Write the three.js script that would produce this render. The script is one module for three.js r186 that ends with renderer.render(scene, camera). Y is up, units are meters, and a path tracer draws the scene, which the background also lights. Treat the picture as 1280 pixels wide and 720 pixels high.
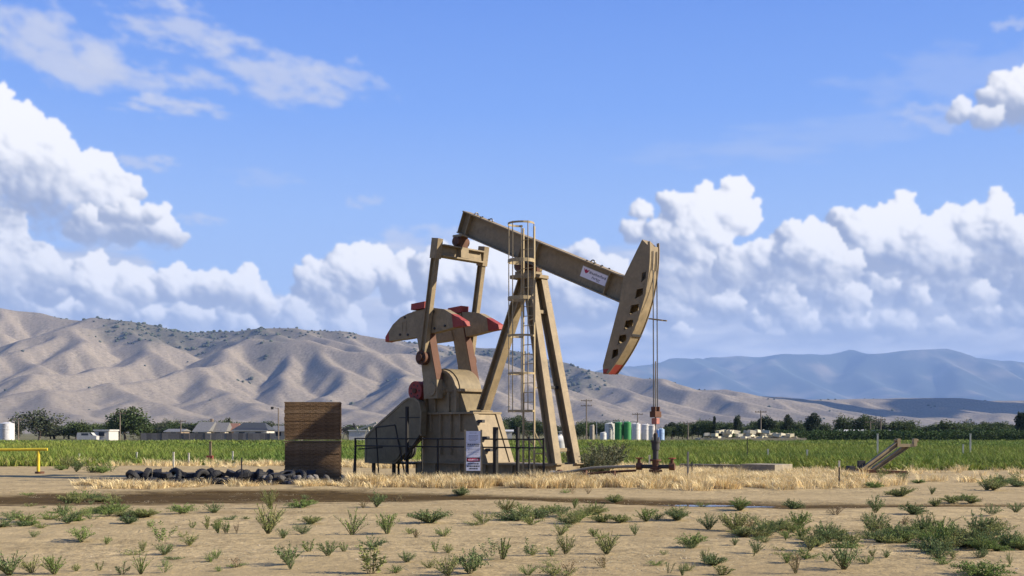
import * as THREE from 'three';
import { mergeGeometries } from 'three/addons/utils/BufferGeometryUtils.js';

// ---------------------------------------------------------------- camera, sun, exposure
const scene = new THREE.Scene();
const EYE = 1.56;
const camera = new THREE.PerspectiveCamera(2 * Math.atan(360 / 1400) * 180 / Math.PI, 1280 / 720, 0.5, 60000);
camera.position.set(0, EYE, 0);
camera.lookAt(0, EYE, -10);
camera.setViewOffset(1280, 720, 0, -181, 1280, 720);     // level camera, lens shifted up
const renderer = new THREE.WebGLRenderer({ antialias: true });
renderer.setSize(1280, 720);
renderer.toneMapping = THREE.LinearToneMapping;
renderer.toneMappingExposure = 2.15;
renderer.shadowMap.enabled = true;
const SUN_EL = 27 * Math.PI / 180, SUN_AZ = 3 * Math.PI / 180;   // from the right of the view, a little beyond it
const SUN = new THREE.Vector3(Math.cos(SUN_EL) * Math.cos(SUN_AZ), Math.sin(SUN_EL), -Math.cos(SUN_EL) * Math.sin(SUN_AZ));
const sun = new THREE.DirectionalLight(new THREE.Color(1, 0.9, 0.76), 5);
sun.name = 'sun';
sun.position.copy(SUN).multiplyScalar(300);
sun.castShadow = true;
Object.assign(sun.shadow.camera, { left: -80, right: 80, top: 60, bottom: -60, near: 1, far: 800 });
sun.shadow.mapSize.set(4096, 4096);
sun.target.position.set(0, 0, -40);
scene.add(sun, sun.target);
scene.fog = new THREE.FogExp2(new THREE.Color(0.36, 0.57, 1.0), 0.000045);

// ---------------------------------------------------------------- small maths
function rng(seed) { let a = seed >>> 0; return () => { a = (a + 0x6D2B79F5) >>> 0; let t = a; t = Math.imul(t ^ (t >>> 15), t | 1); t ^= t + Math.imul(t ^ (t >>> 7), t | 61); return ((t ^ (t >>> 14)) >>> 0) / 4294967296; }; }
const lerp = (a, b, t) => a + (b - a) * t, clamp = (x, a = 0, b = 1) => Math.min(b, Math.max(a, x));
const sstep = (a, b, x) => { const t = clamp((x - a) / (b - a)); return t * t * (3 - 2 * t); };
const PERM = new Uint8Array(512); { const r = rng(11), p = [...Array(256).keys()]; for (let i = 255; i > 0; i--) { const j = Math.floor(r() * (i + 1)); [p[i], p[j]] = [p[j], p[i]]; } for (let i = 0; i < 512; i++) PERM[i] = p[i & 255]; }
const GX = new Float32Array(256), GY = new Float32Array(256); for (let i = 0; i < 256; i++) { GX[i] = Math.cos(i * 0.6180339 * 6.2831853); GY[i] = Math.sin(i * 0.6180339 * 6.2831853); }
function noise(x, y) {                                                     // 2D gradient noise, about -0.7..0.7
  const xi = Math.floor(x), yi = Math.floor(y), fx = x - xi, fy = y - yi, X = xi & 255, Y = yi & 255;
  const u = fx * fx * fx * (fx * (fx * 6 - 15) + 10), v = fy * fy * fy * (fy * (fy * 6 - 15) + 10);
  const a = PERM[PERM[X] + Y], b = PERM[PERM[X + 1] + Y], c = PERM[PERM[X] + Y + 1], d = PERM[PERM[X + 1] + Y + 1];
  const n0 = GX[a] * fx + GY[a] * fy, n1 = GX[b] * (fx - 1) + GY[b] * fy, n2 = GX[c] * fx + GY[c] * (fy - 1), n3 = GX[d] * (fx - 1) + GY[d] * (fy - 1);
  return (n0 + u * (n1 - n0)) * (1 - v) + (n2 + u * (n3 - n2)) * v;
}
function fbm(x, y, o = 5, g = 0.5, l = 2.03) { let s = 0, a = 1, n = 0; for (let i = 0; i < o; i++) { s += a * noise(x, y); n += a; a *= g; x = x * l + 17.3; y = y * l - 9.1; } return s / n; }
const poly = (pts, x) => { if (x <= pts[0][0]) return pts[0][1]; for (let i = 1; i < pts.length; i++) if (x <= pts[i][0]) { const t = (x - pts[i - 1][0]) / (pts[i][0] - pts[i - 1][0]); return lerp(pts[i - 1][1], pts[i][1], t); } return pts[pts.length - 1][1]; };

// ---------------------------------------------------------------- sky: blue air and cumulus round the whole horizon, one float map
const SW = 4096, SH = 2048;
const sky = new Float32Array(SW * SH * 4);
const TPD = SW / 360;                                                   // texels per degree
// texel column of an azimuth (degrees, 0 = view axis, + to the right), row of an elevation
const colOf = (az) => (0.25 + az / 360) * SW, rowOf = (el) => (el / 180 + 0.5) * SH;
{
  const air = [[0, .38, .50, .78], [3, .40, .53, .82], [7, .40, .56, .88], [11, .33, .51, .91], [16, .205, .39, .89], [22, .135, .29, .80], [35, .10, .23, .68], [60, .08, .18, .56], [90, .07, .165, .52]];
  for (let r = SH / 2; r < SH; r++) {
    const el = (r + 0.5) / SH * 180 - 90, pick = (k) => poly(air.map((a) => [a[0], a[k]]), el);
    const R = pick(1), G = pick(2), B = pick(3);
    for (let c = 0; c < SW; c++) { const i = (r * SW + c) * 4; sky[i] = R; sky[i + 1] = G; sky[i + 2] = B; sky[i + 3] = 1; }
  }
  for (let i = 0; i < SH / 2 * SW; i++) { sky[i * 4] = .30; sky[i * 4 + 1] = .26; sky[i * 4 + 2] = .2; sky[i * 4 + 3] = 1; }
  const put = (c, r, R, G, B, a) => { if (r < SH / 2 || r >= SH || a <= 0) return; const i = (r * SW + ((c % SW) + SW) % SW) * 4; sky[i] += (R - sky[i]) * a; sky[i + 1] += (G - sky[i + 1]) * a; sky[i + 2] += (B - sky[i + 2]) * a; };
  // thin high cloud: soft grey-white sheets torn by stretched noise. [az, el, half width, half height, opacity, lean]
  function veil(az, el, w, h, op, lean, seed) {
    const cx = colOf(az), cy = rowOf(el), W = w * TPD, H = h * TPD;
    for (let r = Math.floor(cy - H * 1.5); r < cy + H * 1.5; r++) for (let c = Math.floor(cx - W * 1.4); c < cx + W * 1.4; c++) {
      const u = (c - cx) / W, v = (r - cy) / H - lean * u, e = 1 - (u * u + v * v);
      const n = fbm((c + r * .6) / (W * .55) + seed, r / (H * .75) + seed * 1.7, 6, .55);
      const m = e * .75 + n * 2.0 - .10;
      const a = op * sstep(0, .75, m);
      if (a > 0.003) { const s = clamp(.5 + n * .8 + v * .25); put(c, r, lerp(.52, .70, s), lerp(.57, .72, s), lerp(.74, .82, s), a); }
    }
  }
  function blur(src, W, H, rad) {
    const tmp = new Float32Array(W * H), out = new Float32Array(W * H), n = 2 * rad + 1;
    for (let y = 0; y < H; y++) { let s = 0; for (let x = -rad; x <= rad; x++) s += src[y * W + clamp(x, 0, W - 1)]; for (let x = 0; x < W; x++) { tmp[y * W + x] = s / n; s += src[y * W + Math.min(W - 1, x + rad + 1)] - src[y * W + Math.max(0, x - rad)]; } }
    for (let x = 0; x < W; x++) { let s = 0; for (let y = -rad; y <= rad; y++) s += tmp[clamp(y, 0, H - 1) * W + x]; for (let y = 0; y < H; y++) { out[y * W + x] = s / n; s += tmp[Math.min(H - 1, y + rad + 1) * W + x] - tmp[Math.max(0, y - rad) * W + x]; } }
    return out;
  }
  // cumulus: puffs on puffs give a height field, lit from the sun's side. lobes: [az, el, radius] in degrees; far 0..1 fades into the air
  function cumulus(lobes, base, seed, far = 0, grey = 0) {
    const R = rng(seed), SS = 2, k = TPD * SS;
    let a0 = 1e9, a1 = -1e9, e0 = 1e9, e1 = -1e9;
    for (const [a, e, r] of lobes) { a0 = Math.min(a0, a - r * 1.7); a1 = Math.max(a1, a + r * 1.7); e0 = Math.min(e0, e - r * 1.2); e1 = Math.max(e1, e + r * 1.7); }
    e0 = Math.max(e0, base - 1.0);
    const W = Math.ceil((a1 - a0) * k), H = Math.ceil((e1 - e0) * k);
    if (W < 4 || H < 4) return;
    const z = new Float32Array(W * H).fill(0), hit = new Float32Array(W * H);
    const ball = (x, y, zc, r) => {
      const X0 = Math.max(0, Math.floor(x - r)), X1 = Math.min(W - 1, Math.ceil(x + r)), Y0 = Math.max(0, Math.floor(y - r)), Y1 = Math.min(H - 1, Math.ceil(y + r));
      for (let j = Y0; j <= Y1; j++) for (let i = X0; i <= X1; i++) { const d = r * r - (i - x) ** 2 - (j - y) ** 2; if (d > 0) { const q = zc + Math.sqrt(d), o = j * W + i; if (q > z[o]) z[o] = q; hit[o] = 1; } }
    };
    const floor = (base - e0) * k;
    const grow = (x, y, zc, r, lev) => {
      if (y + r * .4 < floor) return;
      ball(x, y, zc, r);
      if (lev <= 0 || r < 2.2) return;
      const n = lev === 3 ? 26 : lev === 2 ? 12 : 9;
      for (let i = 0; i < n; i++) {
        const th = R() * 6.283, q = Math.sqrt(R()) * 1.08, f = lerp(.2, .5, R());
        const dx = Math.cos(th) * q, dy = Math.sin(th) * q;
        if (dy < -.55 && R() < .8) continue;
        grow(x + dx * r, y + dy * r * (dy < 0 ? .7 : 1), zc + Math.sqrt(Math.max(0, 1 - q * q)) * r * .8, r * f, lev - 1);
      }
    };
    for (const [a, e, r] of lobes) grow((a - a0) * k, (e - e0) * k, r * k * .5 * (R() - .3), r * k * .74, 3);
    for (let j = 0; j < H; j++) for (let i = 0; i < W; i++) if (hit[j * W + i]) z[j * W + i] += 7 * (.35 - Math.abs(noise(i / 17 + seed, j / 15))) + 4 * (.35 - Math.abs(noise(i / 8, j / 7.4 + seed))) + 2.2 * (.35 - Math.abs(noise(i / 4.1 - seed, j / 4.1)));
    const zs = blur(z, W, H, 1), zm = blur(blur(z, W, H, 5), W, H, 5), zl = blur(blur(z, W, H, 16), W, H, 16), cov = blur(blur(hit, W, H, 1), W, H, 1);
    const lx = .74, ly = .58, lz = .42;                                            // the sun over the right shoulder of the cloud
    const c0 = Math.floor(colOf(a0)), r0 = Math.floor(rowOf(e0)), hMax = H - floor;
    const samp = (f, x, y) => { x = clamp(x, 0, W - 1.01); y = clamp(y, 0, H - 1.01); const i = x | 0, j = y | 0, fx = x - i, fy = y - j, o = j * W + i; return lerp(lerp(f[o], f[o + 1], fx), lerp(f[o + W], f[o + W + 1], fx), fy); };
    const nrm = (f, x, y, s) => { const dx = (samp(f, x + s, y) - samp(f, x - s, y)) / (2 * s), dy = (samp(f, x, y + s) - samp(f, x, y - s)) / (2 * s), l = 1 / Math.hypot(dx, dy, 1); return (-dx * lx - dy * ly + lz) * l; };
    for (let j = 0; j < H / SS - 1; j++) for (let i = 0; i < W / SS - 1; i++) {
      const gx = c0 + i, gy = r0 + j;
      const wx = 3.2 * fbm(gx / 7 + seed, gy / 7, 3) + 7 * noise(gx / 26, gy / 26 + seed), wy = 3.2 * fbm(gx / 7 - 31, gy / 7 + seed, 3) + 4 * noise(gx / 26 + 9, gy / 26 - seed);
      const x = i * SS + wx, y = j * SS + wy, cv = samp(cov, x, y);
      if (cv < .02) continue;
      const fray = fbm(gx / 5.2 + seed, gy / 4.2, 4, .6);
      const rise = clamp((y - floor) / Math.max(6, hMax));
      const sunny = nrm(zl, x, y, 12), soft = clamp(.62 - .55 * sunny + .9 * noise(gx / 19 + seed, gy / 15 - seed), .18, .95);
      let a = sstep(.5 - .42 * soft, .5 + .45 * soft, cv + fray * (.20 + .7 * soft) - .04);
      a *= sstep(-.06, .10 + .14 * soft, rise + fray * .22 + .01);
      a *= .93 + .07 * rise;
      const d1 = nrm(zs, x, y, 1.5), d2 = nrm(zm, x, y, 5), d3 = nrm(zl, x, y, 12);
      const crev = clamp((samp(zs, x, y) - samp(zm, x, y)) / (4 * SS), -1, 1);
      const mott = fbm(gx / 23 - seed, gy / 13 + seed, 4, .55);
      let L = .19 + .21 * d1 + .35 * d2 + .40 * d3 + .14 * crev + .05 * fray + .34 * mott;
      L = L * lerp(.42, 1.06, sstep(-.02, .62, rise + .10 * fray)) + .06 - grey * .28;
      L = clamp(L, 0, 1);
      const t = sstep(.10, .86, L);
      let cr = lerp(.34, 1.08, t), cg = lerp(.385, 1.05, t), cb = lerp(.52, 1.02, t);
      const f = far * (1 - .5 * rise);
      cr = lerp(cr, .43, f); cg = lerp(cg, .52, f); cb = lerp(cb, .73, f);
      put(gx, gy, cr, cg, cb, a * (1 - .25 * far));
    }
  }
  // low grey-blue sheet between the cumulus and the horizon
  function bank(az, el, w, h, op, seed, tone) {
    const cx = colOf(az), cy = rowOf(el), W = w * TPD, H = h * TPD;
    for (let r = Math.floor(cy - H * 1.6); r < cy + H * 1.6; r++) for (let c = Math.floor(cx - W * 1.3); c < cx + W * 1.3; c++) {
      const u = (c - cx) / W, v = (r - cy) / H, n = fbm(c / 46 + seed, r / 9 - seed, 5, .55), m = 1 - u * u * u * u - v * v + n * 1.7;
      const a = op * sstep(0, .7, m), s = clamp(tone + n * 1.1);
      if (a > .003) put(c, r, lerp(.31, .86, s), lerp(.37, .86, s), lerp(.54, .90, s), a);
    }
  }
  const A = (px) => Math.atan((px - 640) / 1400) * 180 / Math.PI, E = (px, py) => Math.atan((541 - py) / Math.hypot(1400, px - 640)) * 180 / Math.PI, S = 180 / Math.PI / 1400;
  const L = (list) => list.map(([x, y, r]) => [A(x), E(x, y), r * S]);
  const B = (x, y) => E(x, y);
  // clouds outside the frame, of the same kinds and sizes
  const Q = rng(5);
  for (let az = 30; az < 332; az += 15 + Q() * 9) {
    const a = az > 180 ? az - 360 : az, far = .15 + Q() * .35, b = 2 + Q() * 2.5;
    bank(a, 3.4 + Q(), 8 + Q() * 6, 1.4, .7, 40 + az, .5);
    const lobes = []; const n = 4 + Math.floor(Q() * 4);
    for (let i = 0; i < n; i++) lobes.push([a + (Q() - .5) * 11, b + 1 + Q() * 2.6, 1.0 + Q() * 1.6]);
    cumulus(lobes, b, 700 + Math.floor(az), far, .06);
    if (Q() < .55) { const l2 = [], b2 = 5.5 + Q() * 3, a2 = a + Q() * 9; for (let i = 0; i < 5; i++) l2.push([a2 + (Q() - .5) * 8, b2 + 1 + Q() * 3, 1.2 + Q() * 1.8]); cumulus(l2, b2, 1700 + Math.floor(az), .05, 0); }
    if (Q() < .7) veil(a + Q() * 10, 14 + Q() * 26, 4 + Q() * 6, 1.2 + Q() * 1.6, .6, (Q() - .5) * .6, az);
  }
  // in view: high veils
  veil(A(70), E(70, 62), 4.6, 2.0, .80, -.35, 3.1); veil(A(150), E(150, 92), 3.2, .9, .55, -.3, 6.4);
  veil(A(225), E(225, 38), 4.0, 1.2, .70, -.5, 8.2); veil(A(335), E(335, 98), 5.0, 1.6, .72, -.3, 12.7); veil(A(215), E(215, 134), 3.0, .6, .75, .1, 15.2); veil(A(430), E(430, 98), 2.4, 1.0, .45, -.3, 18.8);
  veil(A(185), E(185, 205), 1.8, .5, .55, -.1, 21.4); veil(A(250), E(250, 275), 1.5, .35, .5, -.1, 24.4); veil(A(455), E(455, 252), 1.1, .45, .4, 0, 27.9); veil(A(330), E(330, 225), 2.4, .6, .2, 0, 28.3);
  veil(A(1190), E(1190, 95), 6, 1.6, .22, .1, 29.3); veil(A(1262), E(1262, 32), 1, .4, .45, 0, 31.3); veil(A(1030), E(1030, 170), 8, 1.2, .16, .15, 33.7); veil(A(1170), E(1170, 148), 2.2, .9, .45, -.2, 35.1);
  veil(A(525), E(525, 300), 2.8, .9, .55, .2, 37.1); veil(A(900), E(900, 190), 6, .8, .12, .1, 38.1);
  // low banks and far cumulus
  bank(A(1040), E(1040, 415), 15, 1.7, .95, 41, .30); bank(A(790), E(790, 415), 9, 1.9, .95, 42.5, .30); bank(A(200), E(200, 395), 18, 1.3, .9, 43.4, .46); bank(A(560), E(560, 405), 6, 1.5, .9, 44.1, .40);
  bank(A(735), E(735, 365), 5.5, 2.4, .75, 45.7, .42); bank(A(1080), E(1080, 372), 12, 1.5, .85, 46.9, .42); bank(A(20), E(20, 345), 7, 1.9, .9, 47.3, .40); bank(A(530), E(530, 345), 6, 1.7, .6, 48.8, .50); bank(A(400), E(400, 425), 14, .7, .6, 49.6, .45);
  bank(A(1060), E(1060, 440), 17, 1.3, 1, 51.2, .34); bank(A(800), E(800, 440), 9, 1.4, 1, 52.9, .34); bank(A(1150), E(1150, 420), 12, 1.0, .9, 53.3, .34); bank(A(950), E(950, 398), 9, .8, .8, 54.6, .48);
  cumulus(L([[640, 372, 40], [690, 378, 44], [740, 382, 44], [790, 378, 44], [700, 345, 30], [830, 395, 36]]), B(730, 425), 141, .22, .26);
  cumulus(L([[30, 385, 40], [110, 385, 36], [190, 385, 36], [260, 385, 34], [330, 390, 32], [380, 392, 30]]), B(180, 412), 142, .25, .18);
  cumulus(L([[60, 395, 34], [120, 392, 28], [180, 398, 26], [240, 398, 30], [300, 402, 24]]), B(180, 418), 101, .25, .02);
  cumulus(L([[300, 412, 30], [370, 410, 30], [430, 412, 30], [520, 400, 34], [600, 400, 34]]), B(420, 430), 131, .35, .05);
  cumulus(L([[60, 360, 30], [110, 352, 34], [165, 362, 32], [210, 358, 28], [260, 362, 30], [300, 368, 34], [325, 384, 22], [140, 380, 30]]), B(180, 402), 102, .06, 0);
  cumulus(L([[395, 355, 34], [440, 345, 40], [460, 322, 24], [500, 350, 38], [415, 378, 28]]), B(430, 398), 103, .02, 0);
  cumulus(L([[545, 345, 44], [590, 335, 46], [620, 350, 42], [560, 380, 40], [610, 385, 34]]), B(580, 412), 104, .03, .03);
  cumulus(L([[690, 345, 30], [735, 318, 20], [760, 350, 34], [715, 375, 34]]), B(720, 405), 105, .12, .06);
  cumulus(L([[850, 418, 18], [950, 402, 20], [1000, 408, 26], [1060, 404, 26], [1120, 410, 24], [1180, 414, 20], [1240, 400, 24], [1280, 390, 24]]), B(1060, 424), 106, .22, .02);
  cumulus(L([[880, 352, 34], [940, 362, 34], [1020, 362, 36], [1100, 358, 36], [1180, 356, 36], [1250, 356, 36]]), B(1060, 384), 143, .08, .20);
  cumulus(L([[900, 380, 34], [980, 385, 32], [1060, 385, 32], [1140, 380, 30], [1220, 380, 30], [1290, 370, 36]]), B(1080, 396), 107, .10, .20);
  // the tall ones
  cumulus(L([[865, 285, 52], [905, 268, 42], [835, 300, 36], [880, 330, 52], [850, 370, 42], [800, 262, 14], [790, 290, 18], [828, 335, 36]]), B(860, 392), 108, 0, 0);
  cumulus(L([[1085, 305, 46], [1115, 285, 40], [1150, 320, 48], [1210, 300, 46], [1235, 292, 42], [1280, 320, 52], [1325, 330, 50], [1190, 335, 44]]), B(1180, 366), 109, 0, .02);
  cumulus(L([[955, 330, 40], [1005, 315, 44], [1040, 340, 36], [925, 345, 36], [985, 350, 40]]), B(980, 368), 110, 0, .02);
  cumulus(L([[1262, 128, 36], [1290, 130, 46], [1345, 130, 50], [1240, 148, 22]]), B(1280, 166), 111, .05, .04);
  cumulus(L([[1200, 140, 18], [1235, 150, 18]]), B(1215, 165), 112, .2, .1);
  // the great one on the left
  cumulus(L([[-20, 320, 70], [40, 335, 46], [-60, 350, 80]]), B(0, 372), 113, .12, .22);
  cumulus(L([[20, 215, 74], [-30, 190, 84], [60, 240, 62], [100, 225, 44], [125, 215, 30], [60, 185, 34], [10, 160, 44], [130, 260, 40], [165, 236, 16], [-70, 240, 90], [30, 275, 50]]), B(60, 292), 114, 0, 0);
  cumulus(L([[150, 280, 30], [195, 288, 30], [120, 285, 30], [215, 298, 20]]), B(160, 310), 115, .05, .16);
  cumulus(L([[160, 272, 22], [135, 270, 18], [185, 270, 15]]), B(160, 284), 116, .05, .38);
}
for (let i = 0; i < sky.length; i++) if ((i & 3) < 3) sky[i] *= .49;                  // set for the exposure above
const skyMap = new THREE.DataTexture(sky, SW, SH, THREE.RGBAFormat, THREE.FloatType);
skyMap.mapping = THREE.EquirectangularReflectionMapping;
skyMap.magFilter = skyMap.minFilter = THREE.LinearFilter;
skyMap.needsUpdate = true;
scene.background = skyMap;
scene.environment = skyMap;

// ---------------------------------------------------------------- naming and building helpers
const used = new Map();
function numbered(name) { const n = used.get(name) ?? 0; used.set(name, n + 1); return n ? `${name}_${String(n).padStart(3, '0')}` : name; }
function mesh(name, geo, mat, parent) { const m = new THREE.Mesh(geo, mat); m.name = parent ? name : numbered(name); m.castShadow = m.receiveShadow = true; (parent ?? scene).add(m); return m; }
function tag(o, label, category, group, kind) { o.userData = { label, category }; if (group) o.userData.group = group; if (kind) o.userData.kind = kind; return o; }
function thing(name, label, category, pos = [0, 0, 0], turn = 0, group) { const g = new THREE.Group(); g.name = numbered(name); g.position.set(...pos); g.rotation.y = turn; scene.add(g); return tag(g, label, category, group); }
function copyOf(src, name, label, category, pos, turn = 0, sc = 1, group) { const g = src.clone(); g.name = numbered(name); g.position.set(...pos); g.rotation.set(0, turn, 0); if (Array.isArray(sc)) g.scale.set(...sc); else g.scale.setScalar(sc); scene.add(g); g.userData = {}; return tag(g, label, category, group); }
function setting(o, extra) { o.userData = { kind: 'structure', ...extra }; return o; }
function stuff(o, label) { o.userData = { kind: 'stuff', label }; return o; }
const V = (x, y, z) => new THREE.Vector3(x, y, z);
// flat-shaded copy with uv in metres, projected along the face's main axis
function uvm(g, keepNormals = false) {
  const n = g.index ? g.toNonIndexed() : g; if (!keepNormals) n.computeVertexNormals();
  const p = n.attributes.position, q = n.attributes.normal, uv = new Float32Array(p.count * 2);
  for (let i = 0; i < p.count; i += 3) {
    let ax = 0, ay = 0, az = 0; for (let k = 0; k < 3; k++) { ax += Math.abs(q.getX(i + k)); ay += Math.abs(q.getY(i + k)); az += Math.abs(q.getZ(i + k)); }
    for (let k = 0; k < 3; k++) { const x = p.getX(i + k), y = p.getY(i + k), z = p.getZ(i + k); const [u, v] = ax > ay && ax > az ? [z, y] : ay > az ? [x, z] : [x, y]; uv[(i + k) * 2] = u; uv[(i + k) * 2 + 1] = v; }
  }
  n.setAttribute('uv', new THREE.BufferAttribute(uv, 2));
  for (const k of Object.keys(n.attributes)) if (!['position', 'normal', 'uv'].includes(k)) n.deleteAttribute(k);
  n.morphAttributes = {}; return n;
}
const join = (...gs) => mergeGeometries(gs.flat());
// box by extents with small chamfers on its edges
function box(x0, x1, y0, y1, z0, z1, b = 0.012) {
  const w = x1 - x0, h = y1 - y0, d = z1 - z0; b = Math.min(b, w * .3, h * .3, d * .3);
  const s = new THREE.Shape(); s.moveTo(b, 0); s.lineTo(w - b, 0); s.lineTo(w, b); s.lineTo(w, h - b); s.lineTo(w - b, h); s.lineTo(b, h); s.lineTo(0, h - b); s.lineTo(0, b); s.closePath();
  const g = new THREE.ExtrudeGeometry(s, { depth: d - 2 * b, bevelEnabled: false }); g.translate(x0, y0, z0 + b);
  const c = (zz, dir) => { const f = new THREE.BufferGeometry(); const o = [[b, 0], [w - b, 0], [w, b], [w, h - b], [w - b, h], [b, h], [0, h - b], [0, b]], i = [[2 * b, b], [w - 2 * b, b], [w - b, 2 * b], [w - b, h - 2 * b], [w - 2 * b, h - b], [2 * b, h - b], [b, h - 2 * b], [b, 2 * b]]; return [f, o, i, zz, dir]; };
  void c; return uvm(g);
}
const plate = (pts, z0, z1, holes = []) => { const s = new THREE.Shape(pts.map((p) => new THREE.Vector2(...p))); for (const h of holes) s.holes.push(new THREE.Path(h.map((p) => new THREE.Vector2(...p)))); const g = new THREE.ExtrudeGeometry(s, { depth: z1 - z0, bevelEnabled: false }); g.translate(0, 0, z0); return uvm(g); };
function aim(g, a, b, side) {                                            // z of g goes from a to b, its x turned towards side
  const z = b.clone().sub(a).normalize(), y = z.clone().cross(side ?? V(0, 1, 0.001)).normalize(), x = y.clone().cross(z).normalize();
  g.applyMatrix4(new THREE.Matrix4().makeBasis(x, y, z).setPosition(a)); return g;
}
const bar = (a, b, w, h, side, bev) => { const L = a.distanceTo(b); return aim(box(-w / 2, w / 2, -h / 2, h / 2, 0, L, bev ?? 0.01), a, b, side); };
function hbeam(a, b, w, d, t, side) {                                    // flanges of width w across y, d apart along x = side
  const L = a.distanceTo(b), h = w / 2, e = d / 2; const s = [[-e, -h], [-e + t, -h], [-e + t, -t / 2], [e - t, -t / 2], [e - t, -h], [e, -h], [e, h], [e - t, h], [e - t, t / 2], [-e + t, t / 2], [-e + t, h], [-e, h]];
  return aim(plate(s, 0, L), a, b, side);
}
const rod = (a, b, r, n = 8, r2) => { const L = a.distanceTo(b); const g = new THREE.CylinderGeometry(r2 ?? r, r, L, n, 1); g.rotateX(Math.PI / 2); g.translate(0, 0, L / 2); return aim(smoothUV(g), a, b, Math.abs(b.y - a.y) > .9 * L ? V(1, 0, 0) : undefined); };
function smoothUV(g) { const n = g.index ? g.toNonIndexed() : g; return uvm(n, true); }
const tube = (pts, r, n = 6, seg) => smoothUV(new THREE.TubeGeometry(new THREE.CatmullRomCurve3(pts.map((p) => V(...p))), seg ?? pts.length * 3, r, n, false));
const cyl = (x, y, z, r, len, axis = 'z', n = 20, r2) => { const g = new THREE.CylinderGeometry(r2 ?? r, r, len, n, 1); if (axis === 'z') g.rotateX(Math.PI / 2); if (axis === 'x') g.rotateZ(Math.PI / 2); g.translate(x, y, z); return smoothUV(g); };
const lathe = (pts, n = 24) => smoothUV(new THREE.LatheGeometry(pts.map((p) => new THREE.Vector2(...p)), n));

// ---------------------------------------------------------------- surface textures (colour grain and fine relief only)
function texture(n, f, rep = 1, srgb = true) {                           // f(u, v) in 0..1 periodic -> [r,g,b] 0..1
  const d = new Uint8Array(n * n * 4); for (let y = 0; y < n; y++) for (let x = 0; x < n; x++) { const c = f(x / n, y / n), i = (y * n + x) * 4; d[i] = clamp(c[0]) * 255; d[i + 1] = clamp(c[1]) * 255; d[i + 2] = clamp(c[2]) * 255; d[i + 3] = 255; }
  const t = new THREE.DataTexture(d, n, n); t.wrapS = t.wrapT = THREE.RepeatWrapping; t.magFilter = THREE.LinearFilter; t.minFilter = THREE.LinearMipmapLinearFilter; t.generateMipmaps = true; if (srgb) t.colorSpace = THREE.SRGBColorSpace; t.repeat.set(rep, rep); t.needsUpdate = true; return t;
}
// noise that wraps: blend of four shifted copies
const wrapN = (u, v, s, o, g = .5) => { const a = (x, y) => fbm(x * s, y * s, o, g), q = (t) => t * t * (3 - 2 * t), U = q(u), W = q(v); const m = lerp(lerp(a(u, v), a(u - 1, v), U), lerp(a(u, v - 1), a(u - 1, v - 1), U), W); return m * 1.35; };
const grain = (n, s, amp, o, tint = [1, 1, 1], g = .55) => texture(n, (u, v) => { const k = .86 + amp * wrapN(u, v, s, o, g); return tint.map((t) => k * t); });

// ---------------------------------------------------------------- ground: one sheet of dirt to the hills' foot
const mudMask = (x, d) => {
  const c = poly([[-30, 25.5], [-14, 26], [-7, 27.8], [0, 27.2], [3, 25.4], [6, 24.2], [12, 24], [30, 24]], x), w = poly([[-30, .1], [-16, .25], [-12, 2.2], [-8, 3.3], [-4, 2.6], [-1.5, 1.0], [1, .7], [3, 1.1], [6, 1.2], [8, .5], [12, .2]], x);
  const n = 1.7 * fbm(x * .2, d * 1.0 + 7, 6, .62) + .35 * noise(x * 2.1, d * 4);
  return sstep(.45, -.45, Math.abs(d - c) / w - 1 + n);
};
const rut = (x, d) => { let r = 0; for (const [c, k, p, w] of [[20.4, .07, 1.3, .85], [30.6, .05, .4, .9], [15.8, .09, 2.6, .8]]) { const q = Math.abs(d - c - 1.1 * Math.sin(x * k + p) - .25 * noise(x * .6, c)), e = Math.min(Math.abs(q - w), 1) / .19; r += (.032 * Math.exp(-e * e) - .012 * Math.exp(-((e - 2) ** 2))) * (.35 + .65 * sstep(-.25, .2, noise(x * .35 + c, 4))); } return r; };
const groundY = (x, d) => { const near = sstep(75, 45, d) * sstep(120, 50, Math.abs(x)); return near * (.055 * fbm(x * .22, d * .3, 4) + .018 * fbm(x * 1.6, d * 1.9, 3) - .05 * mudMask(x, d) * sstep(1, 0, Math.abs(d - 27) / 9) - rut(x, d)); };
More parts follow.
